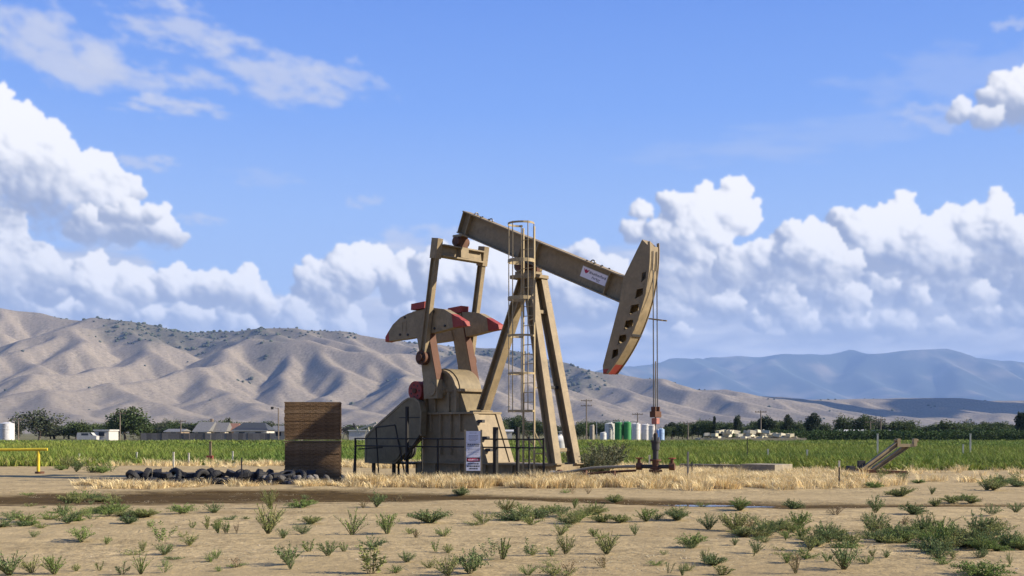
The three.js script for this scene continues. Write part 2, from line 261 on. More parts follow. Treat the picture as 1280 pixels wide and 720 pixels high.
{
  const xs = [], ds = []; for (let x = -36; x <= 36.01; x += .26) xs.push(x); for (let i = 1; i <= 34; i++) { const q = 36 + .3 * (Math.pow(1.29, i) - 1) / .29 * 1.0; xs.push(q); xs.unshift(-q); }
  for (let d = -14; d < 9; d += 1.5) ds.push(d); for (let d = 9; d < 62; d += .17) ds.push(d); for (let i = 1, d = 62; d < 4200; i++) { d += .2 * Math.pow(1.09, i); ds.push(d); }
  const W = xs.length, H = ds.length, p = new Float32Array(W * H * 3), uv = new Float32Array(W * H * 2), col = new Float32Array(W * H * 3), idx = [];
  for (let j = 0; j < H; j++) for (let i = 0; i < W; i++) {
    const x = xs[i], d = ds[j], o = j * W + i; p.set([x, groundY(x, d), -d], o * 3); uv.set([x / 5, d / 5], o * 2);
    const n = fbm(x * .13, d * .3, 5, .6), m = mudMask(x, d), far = sstep(150, 190, d), n2 = fbm(x * .9 + 40, d * 1.7, 4, .6), streak = fbm(x * .05 + 3, d * .9, 5, .62) + .03, damp = sstep(.02, .3, fbm(x * .11 + 9, d * .42 - 3, 4)) * sstep(34, 22, d);
    let c = [.455 + .10 * n + .09 * n2, .355 + .08 * n + .07 * n2, .192 + .05 * n + .042 * n2];
    c = c.map((v) => v * (1 + .34 * streak)); c = [lerp(c[0], c[0] * .9, damp), lerp(c[1], c[1] * .89, damp), lerp(c[2], c[2] * .87, damp)];
    const mud = [.075 + .06 * n2, .045 + .038 * n2, .011 + .012 * n2]; c = c.map((v, k) => lerp(v, mud[k], m * .96));
    c = c.map((v, k) => lerp(v, [.20, .19, .10][k] * (1 + .5 * n), far));
    col.set(c, o * 3);
  }
  for (let j = 0; j < H - 1; j++) for (let i = 0; i < W - 1; i++) { const a = j * W + i; idx.push(a, a + 1, a + W, a + 1, a + W + 1, a + W); }
  const g = new THREE.BufferGeometry(); g.setAttribute('position', new THREE.BufferAttribute(p, 3)); g.setAttribute('uv', new THREE.BufferAttribute(uv, 2)); g.setAttribute('color', new THREE.BufferAttribute(col, 3)); g.setIndex(idx); g.computeVertexNormals();
  const dirt = texture(1024, (u, v) => { const a = wrapN(u, v, 14, 5, .62), b = wrapN(v, u, 60, 3, .6), s = b > .30 ? .16 : b < -.34 ? -.2 : 0; const k = .86 + .26 * a + .16 * b + s; return [k, k * .985, k * .96]; });
  const relief = texture(1024, (u, v) => { const k = .5 + .45 * wrapN(u, v, 22, 6, .68); return [k, k, k]; }, 1, false);
  setting(mesh('ground', g, new THREE.MeshPhysicalMaterial({ vertexColors: true, map: dirt, bumpMap: relief, bumpScale: .05, roughness: 1, specularIntensity: .15 })));
  // shallow rain water lying in the mud
  const pud = (cx, cd, rx, rd, seed) => { const s = new THREE.Shape(), n = 60; for (let i = 0; i < n; i++) { const t = i / n * 6.2832, q = 1 + .55 * fbm(Math.cos(t) * 1.3 + seed, Math.sin(t) * 1.3, 3) + .3 * noise(Math.cos(t) * 5 + seed, Math.sin(t) * 5); s[i ? 'lineTo' : 'moveTo'](cx + Math.cos(t) * rx * q, cd + Math.sin(t) * rd * q); } const g2 = new THREE.ShapeGeometry(s); g2.rotateX(Math.PI / 2); g2.scale(1, 1, 1); const pp = g2.attributes.position; for (let i = 0; i < pp.count; i++) { const d = pp.getZ(i); pp.setXYZ(i, pp.getX(i), -.034, -d); } g2.index.array.reverse(); g2.computeVertexNormals(); return g2; };
  setting(mesh('water', join(pud(4.0, 24.5, .9, .3, 2), pud(5.2, 24.1, .45, .16, 8)), new THREE.MeshStandardMaterial({ color: new THREE.Color().setRGB(.06, .045, .03), roughness: .06 })));
}

// ---------------------------------------------------------------- hills worn by running water, and the blue range behind
function worn(W, H, dx, uplift, steps, K, seed) {
  const N = W * H, h = new Float32Array(N), rec = new Int32Array(N), nd = new Int32Array(N + 1), don = new Int32Array(N), ord = new Int32Array(N), A = new Float32Array(N), U = new Float32Array(N);
  for (let j = 0; j < H; j++) for (let i = 0; i < W; i++) { U[j * W + i] = uplift(i, j); h[j * W + i] = U[j * W + i] > 0 ? 3 + 3 * noise(i * .31 + seed, j * .31) + 8 * noise(i * .07, j * .07 + seed) : 0; }
  const off = [-1, 1, -W, W, -W - 1, -W + 1, W - 1, W + 1], len = [1, 1, 1, 1, 1.414, 1.414, 1.414, 1.414];
  for (let s = 0; s < steps; s++) {
    for (let j = 0; j < H; j++) for (let i = 0; i < W; i++) { const o = j * W + i; rec[o] = o; if (i === 0 || j === 0 || i === W - 1 || j === H - 1 || U[o] <= 0) continue; let best = 0; for (let k = 0; k < 8; k++) { const sl = (h[o] - h[o + off[k]]) / len[k]; if (sl > best) { best = sl; rec[o] = o + off[k]; } } }
    nd.fill(0); for (let o = 0; o < N; o++) if (rec[o] !== o) nd[rec[o] + 1]++;
    for (let o = 0; o < N; o++) nd[o + 1] += nd[o];
    const at = nd.slice(0, N); for (let o = 0; o < N; o++) if (rec[o] !== o) don[at[rec[o]]++] = o;
    let n = 0; const st = []; for (let o = 0; o < N; o++) if (rec[o] === o) { st.push(o); while (st.length) { const q = st.pop(); ord[n++] = q; for (let k = nd[q]; k < nd[q + 1]; k++) st.push(don[k]); } }
    A.fill(dx * dx); for (let k = N - 1; k >= 0; k--) { const o = ord[k]; if (rec[o] !== o) A[rec[o]] += A[o]; }
    for (let k = 0; k < N; k++) { const o = ord[k], r = rec[o]; if (U[o] <= 0) { h[o] = 0; continue; } if (r === o) { h[o] += U[o]; continue; } const F = K * Math.sqrt(A[o]) / dx; h[o] = (h[o] + U[o] + F * h[r]) / (1 + F); }
    for (let t = 0; t < 2; t++) for (let j = 1; j < H - 1; j++) for (let i = 1; i < W - 1; i++) { const o = j * W + i; if (U[o] > 0) h[o] += .12 * (h[o - 1] + h[o + 1] + h[o - W] + h[o + W] - 4 * h[o]); }
  }
  return h;
}
function soften(h, W, H, rad, k) {                                          // broad, rounded slopes with the gullies only scored into them
  const t = new Float32Array(W * H), b = new Float32Array(W * H);
  for (let j = 0; j < H; j++) { let s = 0; for (let i = -rad; i <= rad; i++) s += h[j * W + clamp(i, 0, W - 1)]; for (let i = 0; i < W; i++) { t[j * W + i] = s / (2 * rad + 1); s += h[j * W + Math.min(W - 1, i + rad + 1)] - h[j * W + Math.max(0, i - rad)]; } }
  for (let i = 0; i < W; i++) { let s = 0; for (let j = -rad; j <= rad; j++) s += t[clamp(j, 0, H - 1) * W + i]; for (let j = 0; j < H; j++) { b[j * W + i] = s / (2 * rad + 1); s += t[Math.min(H - 1, j + rad + 1) * W + i] - t[Math.max(0, j - rad) * W + i]; } }
  for (let o = 0; o < W * H; o++) h[o] = lerp(h[o], b[o], k);
}
function range(W, H, dx, x0, d0, h, target, name, colour, mat, sm = 26, pin = [-60, 1340]) {
  // bring the skyline to its height, direction by direction
  const NB = 420, top = new Float32Array(NB), pxOf = (x, d) => 640 + 1400 * x / d, B0 = -500, B1 = 1800;
  for (let j = 0; j < H; j++) for (let i = 0; i < W; i++) { const x = x0 + i * dx, d = d0 + j * dx, b = Math.floor((pxOf(x, d) - B0) / (B1 - B0) * NB); if (b >= 0 && b < NB) top[b] = Math.max(top[b], 1400 * (h[j * W + i] - EYE) / d); }
  const fac = new Float32Array(NB); for (let b = 0; b < NB; b++) { let s = 0, n = 0; for (let k = -sm; k <= sm; k++) { const q = b + k; if (q >= 0 && q < NB && top[q] > 1) { const w = 1 - Math.abs(k) / (sm + 1); s += w * target(B0 + (q + .5) / NB * (B1 - B0)) / top[q]; n += w; } } fac[b] = n ? s / n : 1; }
  const bin = (px) => clamp(Math.floor((px - B0) / (B1 - B0) * NB), 0, NB - 1), lo = bin(pin[0]), hi = bin(pin[1]); for (let b = 0; b < NB; b++) if (b < lo) fac[b] = fac[lo]; else if (b > hi) fac[b] = fac[hi];
  for (let j = 0; j < H; j++) for (let i = 0; i < W; i++) { const x = x0 + i * dx, d = d0 + j * dx, q = clamp((pxOf(x, d) - B0) / (B1 - B0) * NB - .5, 0, NB - 1.01), b = Math.floor(q); h[j * W + i] *= lerp(fac[b], fac[b + 1], q - b); }
  const p = new Float32Array(W * H * 3), col = new Float32Array(W * H * 3), uv = new Float32Array(W * H * 2), idx = new Uint32Array((W - 1) * (H - 1) * 6); let n = 0;
  for (let j = 0; j < H; j++) for (let i = 0; i < W; i++) { const o = j * W + i, x = x0 + i * dx, d = d0 + j * dx; p.set([x, h[o] - 1, -d], o * 3); uv.set([x / 90, d / 90], o * 2); col.set(colour(x, d), o * 3); }
  for (let j = 0; j < H - 1; j++) for (let i = 0; i < W - 1; i++) { const a = j * W + i; idx[n++] = a; idx[n++] = a + 1; idx[n++] = a + W; idx[n++] = a + 1; idx[n++] = a + W + 1; idx[n++] = a + W; }
  const g = new THREE.BufferGeometry(); g.setAttribute('position', new THREE.BufferAttribute(p, 3)); g.setAttribute('uv', new THREE.BufferAttribute(uv, 2)); g.setAttribute('color', new THREE.BufferAttribute(col, 3)); g.setIndex(new THREE.BufferAttribute(idx, 1)); g.computeVertexNormals();
  return setting(mesh(name, g, mat));
}
const slopeGrain = grain(512, 9, .38, 6, [1, 1, 1], .65);
const scrub = (x, d) => sstep(-.04, .24, fbm(x * .0016 + 3, d * .0011, 5, .58) + .42 * sstep(3500, 4700, d) * sstep(1500, 200, x) - .22);   // a belt of oak scrub along the back ridge
let hillTop;
{
  const W = 680, H = 440, dx = 10, x0 = -3350, d0 = 2400;
  const up = (i, j) => { if (i === 0 || j === 0 || i === W - 1 || j === H - 1) return 0; const x = x0 + i * dx, d = d0 + j * dx; const foot = poly([[-3300, 2450], [-1200, 2550], [0, 2800], [900, 3200], [2200, 3900], [5200, 4300]], x) + 200 * fbm(x * .0009, 3, 3); const u = poly([[-3300, 1.5], [-1500, 1.3], [-300, 1.1], [500, .75], [1400, .3], [5200, .2]], x); return d < foot ? 0 : 7 * u * (.25 + .75 * sstep(foot, foot + 1300, d)) * (1 + .5 * fbm(x * .0013, d * .0013 + 4, 3)); };
  const h = worn(W, H, dx, up, 85, .16, 3); soften(h, W, H, 9, .36); soften(h, W, H, 22, .30);
  const target = (px) => 541 - poly([[-500, 380], [-100, 378], [0, 381], [50, 388], [100, 397], [160, 406], [240, 416], [300, 416], [360, 411], [410, 413], [450, 418], [520, 424], [600, 435], [680, 445], [720, 451], [780, 470], [830, 484], [900, 489], [1000, 496], [1100, 499], [1200, 497], [1280, 503], [1800, 500]], px);
  const colour = (x, d) => { const s = scrub(x, d), n = fbm(x * .004, d * .004, 4), g = sstep(.05, .3, fbm(x * .011 + 9, d * .011, 4)); const c = [.30 + .055 * n, .253 + .045 * n, .19 + .03 * n], t = [.062, .072, .05]; const k = clamp(.62 * s + .12 * g); return c.map((v, q) => lerp(v, t[q], k)); };
  range(W, H, dx, x0, d0, h, target, 'hills', colour, new THREE.MeshPhysicalMaterial({ vertexColors: true, map: slopeGrain, roughness: 1, specularIntensity: .1 }));
  hillTop = (x, d) => { const i = clamp(Math.round((x - x0) / dx), 0, W - 1), j = clamp(Math.round((d - d0) / dx), 0, H - 1); return h[j * W + i]; };
  // oak scrub dotted over the upper slopes, too many and too far to count
  const ico = new THREE.IcosahedronGeometry(1, 1), ip = ico.attributes.position; for (let i = 0; i < ip.count; i++) { const k = 1 + .5 * noise(ip.getX(i) * 2.1, ip.getY(i) * 2.1 + ip.getZ(i) * 1.7); ip.setXYZ(i, ip.getX(i) * k, ip.getY(i) * k * .75 + .4, ip.getZ(i) * k); } ico.computeVertexNormals();
  const R = rng(77), M = [], C = []; for (let t = 0; t < 90000 && M.length < 14000; t++) { const x = x0 + R() * W * dx, d = d0 + R() * H * dx, hh = hillTop(x, d); if (hh < 40) continue; const cl = scrub(x, d), cluster = noise(x * .012, d * .012); if (R() > clamp(cl * 1.25 - .42 + cluster * 1.3) + .0006) continue; const s = 3 + 6.5 * R() * R(); M.push(new THREE.Matrix4().compose(V(x, hh - 1.5, -d), new THREE.Quaternion().setFromAxisAngle(V(0, 1, 0), R() * 6), V(s, s * (.8 + .5 * R()), s))); const k = .7 + .6 * R(); C.push(new THREE.Color().setRGB(.055 * k, .066 * k, .036 * k)); }
  const im = new THREE.InstancedMesh(ico, new THREE.MeshStandardMaterial({ roughness: 1 }), M.length); M.forEach((m, i) => { im.setMatrixAt(i, m); im.setColorAt(i, C[i]); }); im.name = 'scrub'; scene.add(stuff(im, 'dark oak scrub dotted over the upper slopes of the tan hills'));
}
{
  const W = 300, H = 120, dx = 76, x0 = -2800, d0 = 14500;
  const up = (i, j) => { if (i === 0 || j === 0 || i === W - 1 || j === H - 1) return 0; const x = x0 + i * dx, d = d0 + j * dx; return 30 * sstep(-2800, 1800, x) * (.12 + .88 * sstep(14700, 19500, d)) * (1 + .5 * fbm(x * .0004, d * .0004 + 4, 3)); };
  const h = worn(W, H, dx, up, 70, .2, 9); soften(h, W, H, 12, .6);
  const target = (px) => 541 - poly([[-500, 470], [500, 470], [700, 468], [760, 462], [820, 452], [880, 447], [960, 444], [1040, 442], [1100, 441], [1150, 437], [1185, 437], [1220, 443], [1260, 452], [1320, 455], [1800, 450]], px);
  const colour = (x, d) => { const t = sstep(-.34, .02, fbm(x * .0011, d * .0016, 6, .6)); return [lerp(.20, .045, t), lerp(.17, .056, t), lerp(.12, .045, t)]; };   // conifer forest with dry grass clearings, its tone darkened for the cloud shade
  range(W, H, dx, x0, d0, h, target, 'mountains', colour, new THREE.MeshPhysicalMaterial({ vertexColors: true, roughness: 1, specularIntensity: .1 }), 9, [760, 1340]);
}

// ---------------------------------------------------------------- painted steel and other materials
const C = (r, g, b) => new THREE.Color().setRGB(r, g, b);
// worn paint: blotches of dust, a few rust runs and scuffs, 3 m repeat
const paintMap = texture(1024, (u, v) => { const a = wrapN(u, v, 7, 5, .6), b = wrapN(v, u, 26, 4, .6), st = wrapN(u, v * .12 + .3, 40, 3, .6), rust = sstep(.36, .6, b + .4 * a) * .85, run = sstep(.18, .55, st + .3 * a); const k = .88 + .22 * a + .10 * b - .20 * run; return [lerp(k, .46, rust), lerp(k * .985, .29, rust), lerp(k * .95, .19, rust)]; }, 1 / 3);
const paintBump = texture(512, (u, v) => { const k = .5 + .4 * wrapN(u, v, 12, 5, .6); return [k, k, k]; }, 1, false);
const paint = (c, o = {}) => new THREE.MeshPhysicalMaterial({ specularIntensity: .5, color: c, map: paintMap, bumpMap: paintBump, bumpScale: .004, roughness: .62, ...o });
const M = {
  tan: paint(C(.30, .237, .145)), cream: paint(C(.43, .345, .205)), red: paint(C(.34, .062, .05)), grey: paint(C(.235, .188, .108)), black: paint(C(.018, .016, .014), { roughness: .5 }), white: paint(C(.55, .55, .53)),
  greaseRust: paint(C(.13, .06, .035), { roughness: .75 }), steel: paint(C(.30, .28, .25), { metalness: .6, roughness: .4 }), yellow: paint(C(.62, .48, .04)), concrete: paint(C(.33, .29, .22), { roughness: .95 }),
  cable: new THREE.MeshStandardMaterial({ color: C(.045, .042, .04), roughness: .6 }), dark: new THREE.MeshStandardMaterial({ color: C(.03, .028, .026), roughness: .8 }),
};

// ---------------------------------------------------------------- the pump jack. Its own axes: x along the walking beam towards the well, z towards the viewer's side
const PUMP = [.449, 0, -37], TURN = -42 * Math.PI / 180;
const pump = thing('pump_jack', 'large tan and brown oilfield pump jack with red tipped counterweights', 'pump jack', PUMP, TURN);
const sub = (name, geo, mat, parent, label) => { const m = mesh(name, geo, mat, parent); if (label) m.userData.label = label; return m; };
{
  const p = pump;
  // skid
  const skid = sub('skid', join(box(-4.6, 1.77, .06, .5, .52, .6), box(-4.6, 1.77, .06, .5, -.6, -.52), box(-4.62, 1.8, .5, .54, .38, .72), box(-4.62, 1.8, .5, .54, -.72, -.38), box(-4.62, 1.8, 0, .06, .38, .72), box(-4.62, 1.8, 0, .06, -.72, -.38)), M.tan, p);
  sub('end_plate', box(1.77, 1.81, 0, .55, -.62, .62), M.tan, skid); sub('end_plate', box(-4.66, -4.62, 0, .55, -.62, .62), M.tan, skid);
  for (const x of [-1, .1, 1.0]) sub('cross_member', box(x - .1, x + .1, .08, .48, -.52, .52), M.tan, skid);
  for (const x of [-3.6, -2.4, -1.2, 0, 1.1]) sub('stiffener', box(x - .02, x + .02, .065, .495, .6, .7), M.tan, skid);
  sub('deck_plate', box(-1.1, 1.5, .545, .565, -.5, .66), M.tan, skid);
  // pedestal under the gear box
  const ped = sub('pedestal', plate([[-4.33, .545], [-1.14, .545], [-1.79, 2.2], [-4.33, 2.2]], -.56, .56), M.tan, p);
  sub('top_plate', box(-4.46, -1.72, 2.2, 2.27, -.72, .72), M.tan, ped);
  for (const [x, y] of [[-3.85, 1.6], [-3.35, .8], [-2.85, .8], [-2.4, 1.6]]) sub('rib', plate([[x - .02, y], [x + .02, y], [x + .02, 2.2], [x - .02, 2.2]], .56, .68), M.tan, ped);
  sub('end_flange', join(plate([[-1.14, .55], [-1.08, .55], [-1.73, 2.2], [-1.79, 2.2]], .44, .66), plate([[-1.14, .55], [-1.08, .55], [-1.73, 2.2], [-1.79, 2.2]], -.66, -.44)), M.tan, ped);
  sub('end_panel', plate([[-1.14, .56], [-1.125, .56], [-1.775, 2.19], [-1.79, 2.19]], -.43, .43), M.tan, ped);
  for (const [x, y] of [[-1.62, 1.9], [-1.40, 1.34], [-1.25, .94]]) sub('lifting_lug', box(x, x + .22, y, y + .1, .46, .62), M.dark, ped);
  // gear box
  const arch = (r, cx, cy, a0, a1, n = 14) => Array.from({ length: n + 1 }, (_, i) => { const t = lerp(a0, a1, i / n); return [cx + r * Math.cos(t), cy + r * Math.sin(t)]; });
  const gear = sub('gear_box', plate([[-4.75, 2.275], [-2.5, 2.275], [-2.5, 2.98], ...arch(.84, -3.34, 2.95, .04, 1.9), [-4.3, 3.42], [-4.62, 3.28], [-4.75, 3.05]], -.52, .52), M.grey, p, 'dull grey gear box casing');
  sub('side_cover', plate([[-3.98, 2.28], [-2.66, 2.28], [-2.66, 2.96], ...arch(.68, -3.34, 2.95, .04, 3.1), [-4.02, 2.95]], .52, .60), M.tan, gear);
  { const o = arch(.80, -3.34, 2.95, .03, Math.PI), i = arch(.70, -3.34, 2.95, .03, Math.PI).reverse(); sub('arched_rib', plate([[-2.54, 2.28], ...o, [-4.14, 2.28], [-4.04, 2.28], ...i, [-2.64, 2.28]], .523, .70), M.tan, gear); }
  sub('split_flange', box(-4.85, -2.38, 2.97, 3.07, -.62, .66), M.tan, gear);
  for (const x of [-3.62, -2.95]) sub('vertical_rib', box(x - .04, x + .04, 2.28, 2.96, .6, .69), M.tan, gear);
  sub('vertical_rib', box(-3.38, -3.28, 3.36, 3.66, .6, .69), M.tan, gear);
  sub('bearing_housing', join(cyl(-3.42, 3.06, .68, .33, .18, 'z', 28), cyl(-3.42, 3.06, .78, .26, .1, 'z', 28)), M.tan, gear); sub('bearing_housing', cyl(-3.42, 3.06, -.66, .33, .2), M.tan, gear);
  sub('crank_shaft', cyl(-3.42, 3.06, 0, .13, 2.06), M.steel, gear);
  for (let k = 0; k < 8; k++) { const t = k / 8 * 6.283; sub('bolt', cyl(-3.42 + .29 * Math.cos(t), 3.06 + .29 * Math.sin(t), .782, .03, .04, 'z', 6), M.steel, gear); }
  // brake drum
  const drum = sub('brake_drum', join(cyl(-4.36, 3.03, .78, .34, .26, 'z', 28), cyl(-4.36, 3.03, .5, .1, .5, 'z', 12)), M.red, p, 'red round brake drum');
  for (let k = 0; k < 7; k++) { const t = k / 7 * 6.283; sub('hole', cyl(-4.36 + .21 * Math.cos(t), 3.03 + .21 * Math.sin(t), .912, .035, .012, 'z', 8), M.dark, drum); } sub('hub', cyl(-4.36, 3.03, .93, .09, .06, 'z', 14), M.greaseRust, drum);
  // belt guard and motor
  const guard = sub('belt_guard', plate([[-6.82, .5], [-5.25, .5], [-3.95, 1.45], [-3.9, 2.3], [-4.02, 2.62], [-4.22, 2.74], [-4.5, 2.76], [-4.75, 2.66], [-6.55, 1.6], [-6.78, 1.4]], .78, 1.06), M.grey, p, 'grey sheet metal belt guard');
  sub('edge_strip', plate([[-6.86, .47], [-5.23, .47], [-3.91, 1.43], [-3.86, 2.3], [-3.98, 2.65], [-4.2, 2.78], [-4.51, 2.8], [-4.78, 2.7], [-6.58, 1.63], [-6.83, 1.42]], 1.06, 1.08, [[[-6.80, .51], [-5.26, .51], [-3.96, 1.46], [-3.92, 2.3], [-4.03, 2.61], [-4.23, 2.72], [-4.5, 2.74], [-4.74, 2.64], [-6.53, 1.58], [-6.76, 1.38]]]), M.tan, guard);
  sub('seam', box(-5.0, -3.93, 2.08, 2.11, 1.06, 1.085), M.dark, guard); sub('round_cover', cyl(-5.32, .98, 1.09, .42, .05, 'z', 28), M.grey, guard);
  const motor = sub('motor', join(cyl(-5.9, .98, .2, .36, .95, 'z', 24), box(-6.1, -5.7, 1.3, 1.5, 0, .4)), M.dark, p, 'dark electric motor'); for (let k = 0; k < 7; k++) sub('cooling_fin', join(cyl(-5.9, .98, -.2 + k * .12, .39, .025, 'z', 24)), M.dark, motor);
  sub('motor_mount', join(box(-7.0, -4.66, .44, .5, -.5, .74), box(-7.0, -6.9, 0, .44, .5, .62), box(-7.0, -6.9, 0, .44, -.5, -.38), box(-5.9, -5.8, 0, .44, .5, .62)), M.dark, p);
  // samson post: one leg back to the pedestal, two forward to the skid's end
  const post = sub('samson_post', join(box(-.3, .62, 6.62, 6.74, -.46, .46), box(-.16, .42, 6.74, 6.86, -.36, .36)), M.tan, p);
  sub('leg', hbeam(V(-1.95, 2.3, 0), V(-.02, 6.64, 0), .34, .32, .045, V(1, .45, 0)), M.tan, post); sub('leg', hbeam(V(1.68, .56, .5), V(.40, 6.64, .3), .31, .31, .04, V(1, .2, 0)), M.tan, post); sub('leg', hbeam(V(1.68, .56, -.5), V(.40, 6.64, -.3), .31, .31, .04, V(1, .2, 0)), M.tan, post);
  sub('brace', box(1.46, 1.58, .95, 1.07, -.42, .42), M.tan, post); sub('brace', box(1.02, 1.14, 2.98, 3.08, -.34, .34), M.dark, post); sub('brace', box(.56, .68, 5.45, 5.57, -.3, .3), M.tan, post);
  sub('foot_plate', box(1.4, 1.92, .545, .59, .3, .7), M.tan, post); sub('foot_plate', box(1.4, 1.92, .545, .59, -.7, -.3), M.tan, post); sub('foot_plate', box(-2.3, -1.74, 2.275, 2.32, -.3, .3), M.tan, post);
  const saddle = sub('saddle_bearing', join(box(-.1, .34, 6.86, 7.1, .16, .34), box(-.1, .34, 6.86, 7.1, -.34, -.16), cyl(.12, 7.02, 0, .15, 1.0, 'z', 20)), M.greaseRust, p); for (const z of [.42, -.42]) sub('bearing_cap', cyl(.12, 7.02, z, .2, .14, 'z', 20), M.tan, saddle);
  // walking beam
  const bm = new THREE.Group(); bm.name = 'walking_beam'; bm.position.set(.1, 7.18, 0); bm.rotation.z = -23 * Math.PI / 180; p.add(bm);
  sub('web', box(-3.38, 4.2, .03, .76, -.02, .02), M.tan, bm); sub('flange', box(-3.4, 4.22, .75, .79, -.21, .21), M.tan, bm); sub('flange', box(-3.4, 4.22, 0, .04, -.21, .21), M.tan, bm);
  for (const x of [-3.37, -3.0, -.35, .35, 3.5]) { sub('stiffener', box(x - .015, x + .015, .04, .75, .02, .19), M.tan, bm); sub('stiffener', box(x - .015, x + .015, .04, .75, -.19, -.02), M.tan, bm); }
  for (const x of [-2.15, 2.6, -2.9]) { const t = new THREE.TorusGeometry(.085, .022, 8, 16, Math.PI); t.rotateY(Math.PI / 2 * (x === -2.9 ? 1 : 0)); t.translate(x, .79, 0); sub('lifting_eye', smoothUV(t), M.steel, bm); }
  for (let k = 0; k < 9; k++) sub('bolt', cyl(-2.7 + (k < 3 ? k * .16 : k * .15 + 4.7), .80, k % 2 ? .12 : -.12, .03, .05, 'y', 6), M.dark, bm);
  { // the maker's plate, printed
    const cv = document.createElement('canvas'); cv.width = 512; cv.height = 170; const c = cv.getContext('2d'); c.fillStyle = '#d9d2d6'; c.fillRect(0, 0, 512, 170);
    c.fillStyle = '#a3183c'; c.beginPath(); c.moveTo(34, 22); c.lineTo(66, 44); c.lineTo(88, 26); c.lineTo(112, 44); c.lineTo(150, 18); c.lineTo(128, 70); c.lineTo(92, 100); c.lineTo(58, 74); c.closePath(); c.fill();
    c.fillStyle = '#23222a'; c.font = 'bold 60px sans-serif'; c.fillText('Weatherford', 150, 78, 345); c.font = 'italic bold 50px serif'; c.fillText('Parker', 220, 138);
    c.fillRect(330, 146, 60, 6);
    const t = new THREE.CanvasTexture(cv); t.colorSpace = THREE.SRGBColorSpace; const g = new THREE.PlaneGeometry(1.06, .33); g.translate(2.83, .43, .034); const s = sub('maker_plate', box(2.29, 3.37, .255, .605, .021, .03), M.white, bm, 'white printed plate with a red emblem'); sub('print', g, new THREE.MeshStandardMaterial({ map: t, roughness: .6 }), s);
  }
  // horse head
  const hc = [.12, 7.02], hr = 4.98, arc = (r, a0, a1, n) => Array.from({ length: n + 1 }, (_, i) => { const a = lerp(a0, a1, i / n); return [hc[0] + r * Math.cos(a), hc[1] + r * Math.sin(a)]; });
  const A0 = .02, A1 = -.812; const outer = arc(hr, A0, A1, 22);
  const hole = (x, y, w, h, sk) => [[x - w, y - h], [x + w, y - h + sk], [x + w, y + h], [x - w * .55, y + h - .02]];
  const holes = []; for (let k = 0; k < 6; k++) { const a = -.165 - k * .105, w = [.09, .15, .18, .18, .17, .13][k], r = hr - .055 - w; holes.push(hole(hc[0] + r * Math.cos(a), hc[1] + r * Math.sin(a), w, .155, .12)); }
  const side = [[4.84, 7.36], ...outer, [3.38, 3.37], [3.36, 3.62], [3.98, 5.48], [4.16, 6.3]];
  const head = new THREE.Group(); head.name = 'horse_head'; p.add(head);
  sub('cheek_plate', plate(side, .18, .215, holes), M.tan, head); sub('cheek_plate', plate(side, -.215, -.18, holes), M.tan, head);
  sub('face', plate([...arc(hr + .03, A0 + .005, A1 + .075, 22), ...arc(hr - .02, A0 + .005, A1 + .075, 22).reverse()], -.225, .225), M.tan, head);
  sub('face_tip', plate([...arc(hr + .03, A1 + .074, A1 - .005, 4), ...arc(hr - .02, A1 + .074, A1 - .005, 4).reverse()], -.226, .226), M.red, head, 'red painted lower tip');
  sub('cheek_tip', plate([[3.385, 3.375], [outer[22][0] - .005, outer[22][1] + .005], [outer[21][0] + .0, outer[21][1]], [3.372, 3.52]], .2155, .219), M.red, head, 'red painted lower tip');
  for (const z of [.225, -.25]) sub('rim', plate([...arc(hr + .055, A0 + .03, A1, 22), ...arc(hr - .03, A0 + .03, A1, 22).reverse()], z, z + .025), M.tan, head);
  sub('back_plate', plate([[3.36, 3.62], [3.98, 5.48], [4.16, 6.3], [4.2, 6.28], [4.02, 5.46], [3.40, 3.6]], -.18, .18), M.tan, head); sub('bottom_plate', plate([[3.385, 3.375], [3.55, 3.405], [3.55, 3.43], [3.385, 3.40]], -.18, .18), M.red, head, 'red painted lower edge'); sub('top_plate', plate([[4.84, 7.36], [5.09, 7.12], [5.07, 7.09], [4.82, 7.32]], -.18, .18), M.tan, head);
  for (let k = 0; k < 5; k++) { const a = -.215 - k * .103; sub('web_plate', plate([[hc[0] + (hr - .5) * Math.cos(a), hc[1] + (hr - .5) * Math.sin(a)], [hc[0] + (hr - .03) * Math.cos(a), hc[1] + (hr - .03) * Math.sin(a)], [hc[0] + (hr - .03) * Math.cos(a + .006), hc[1] + (hr - .03) * Math.sin(a + .006)], [hc[0] + (hr - .5) * Math.cos(a + .006), hc[1] + (hr - .5) * Math.sin(a + .006)]], -.18, .18), M.tan, head); }
  for (const z of [.12, -.12]) sub('retainer', rod(V(5.02, 4.98, z), V(5.5, 4.9, z), .022), M.tan, head);
  sub('strap', plate([...arc(hr + .065, -.515, -.53, 2), ...arc(hr + .035, -.515, -.53, 2).reverse()], -.24, .24), M.dark, head);
  // bridle, carrier bar and polished rod
  const wrap = arc(hr + .075, A0, -.16, 8), bu = hc[0] + hr + .075;
  for (const z of [.1, -.1]) sub('bridle_cable', join(tube([...arc(hr + .06, -.005, -.12, 6).map((q) => [q[0], q[1], z])].reverse().concat([]), .017), rod(V(5.16, 6.42, z), V(5.18, 2.3, z), .017, 6)), M.cable, p); void wrap; void bu;
  sub('carrier_bar', join(box(5.08, 5.28, 2.02, 2.2, -.17, .17), box(5.1, 5.26, 2.2, 2.34, -.13, -.07), box(5.1, 5.26, 2.2, 2.34, .07, .13)), M.greaseRust, p);
  sub('rod_clamp', box(5.09, 5.27, 1.82, 2.0, -.09, .09), paint(C(.42, .17, .14)), p, 'faded red rod clamp'); sub('polished_rod', rod(V(5.18, 1.2, 0), V(5.18, 3.7, 0), .022), M.steel, p);
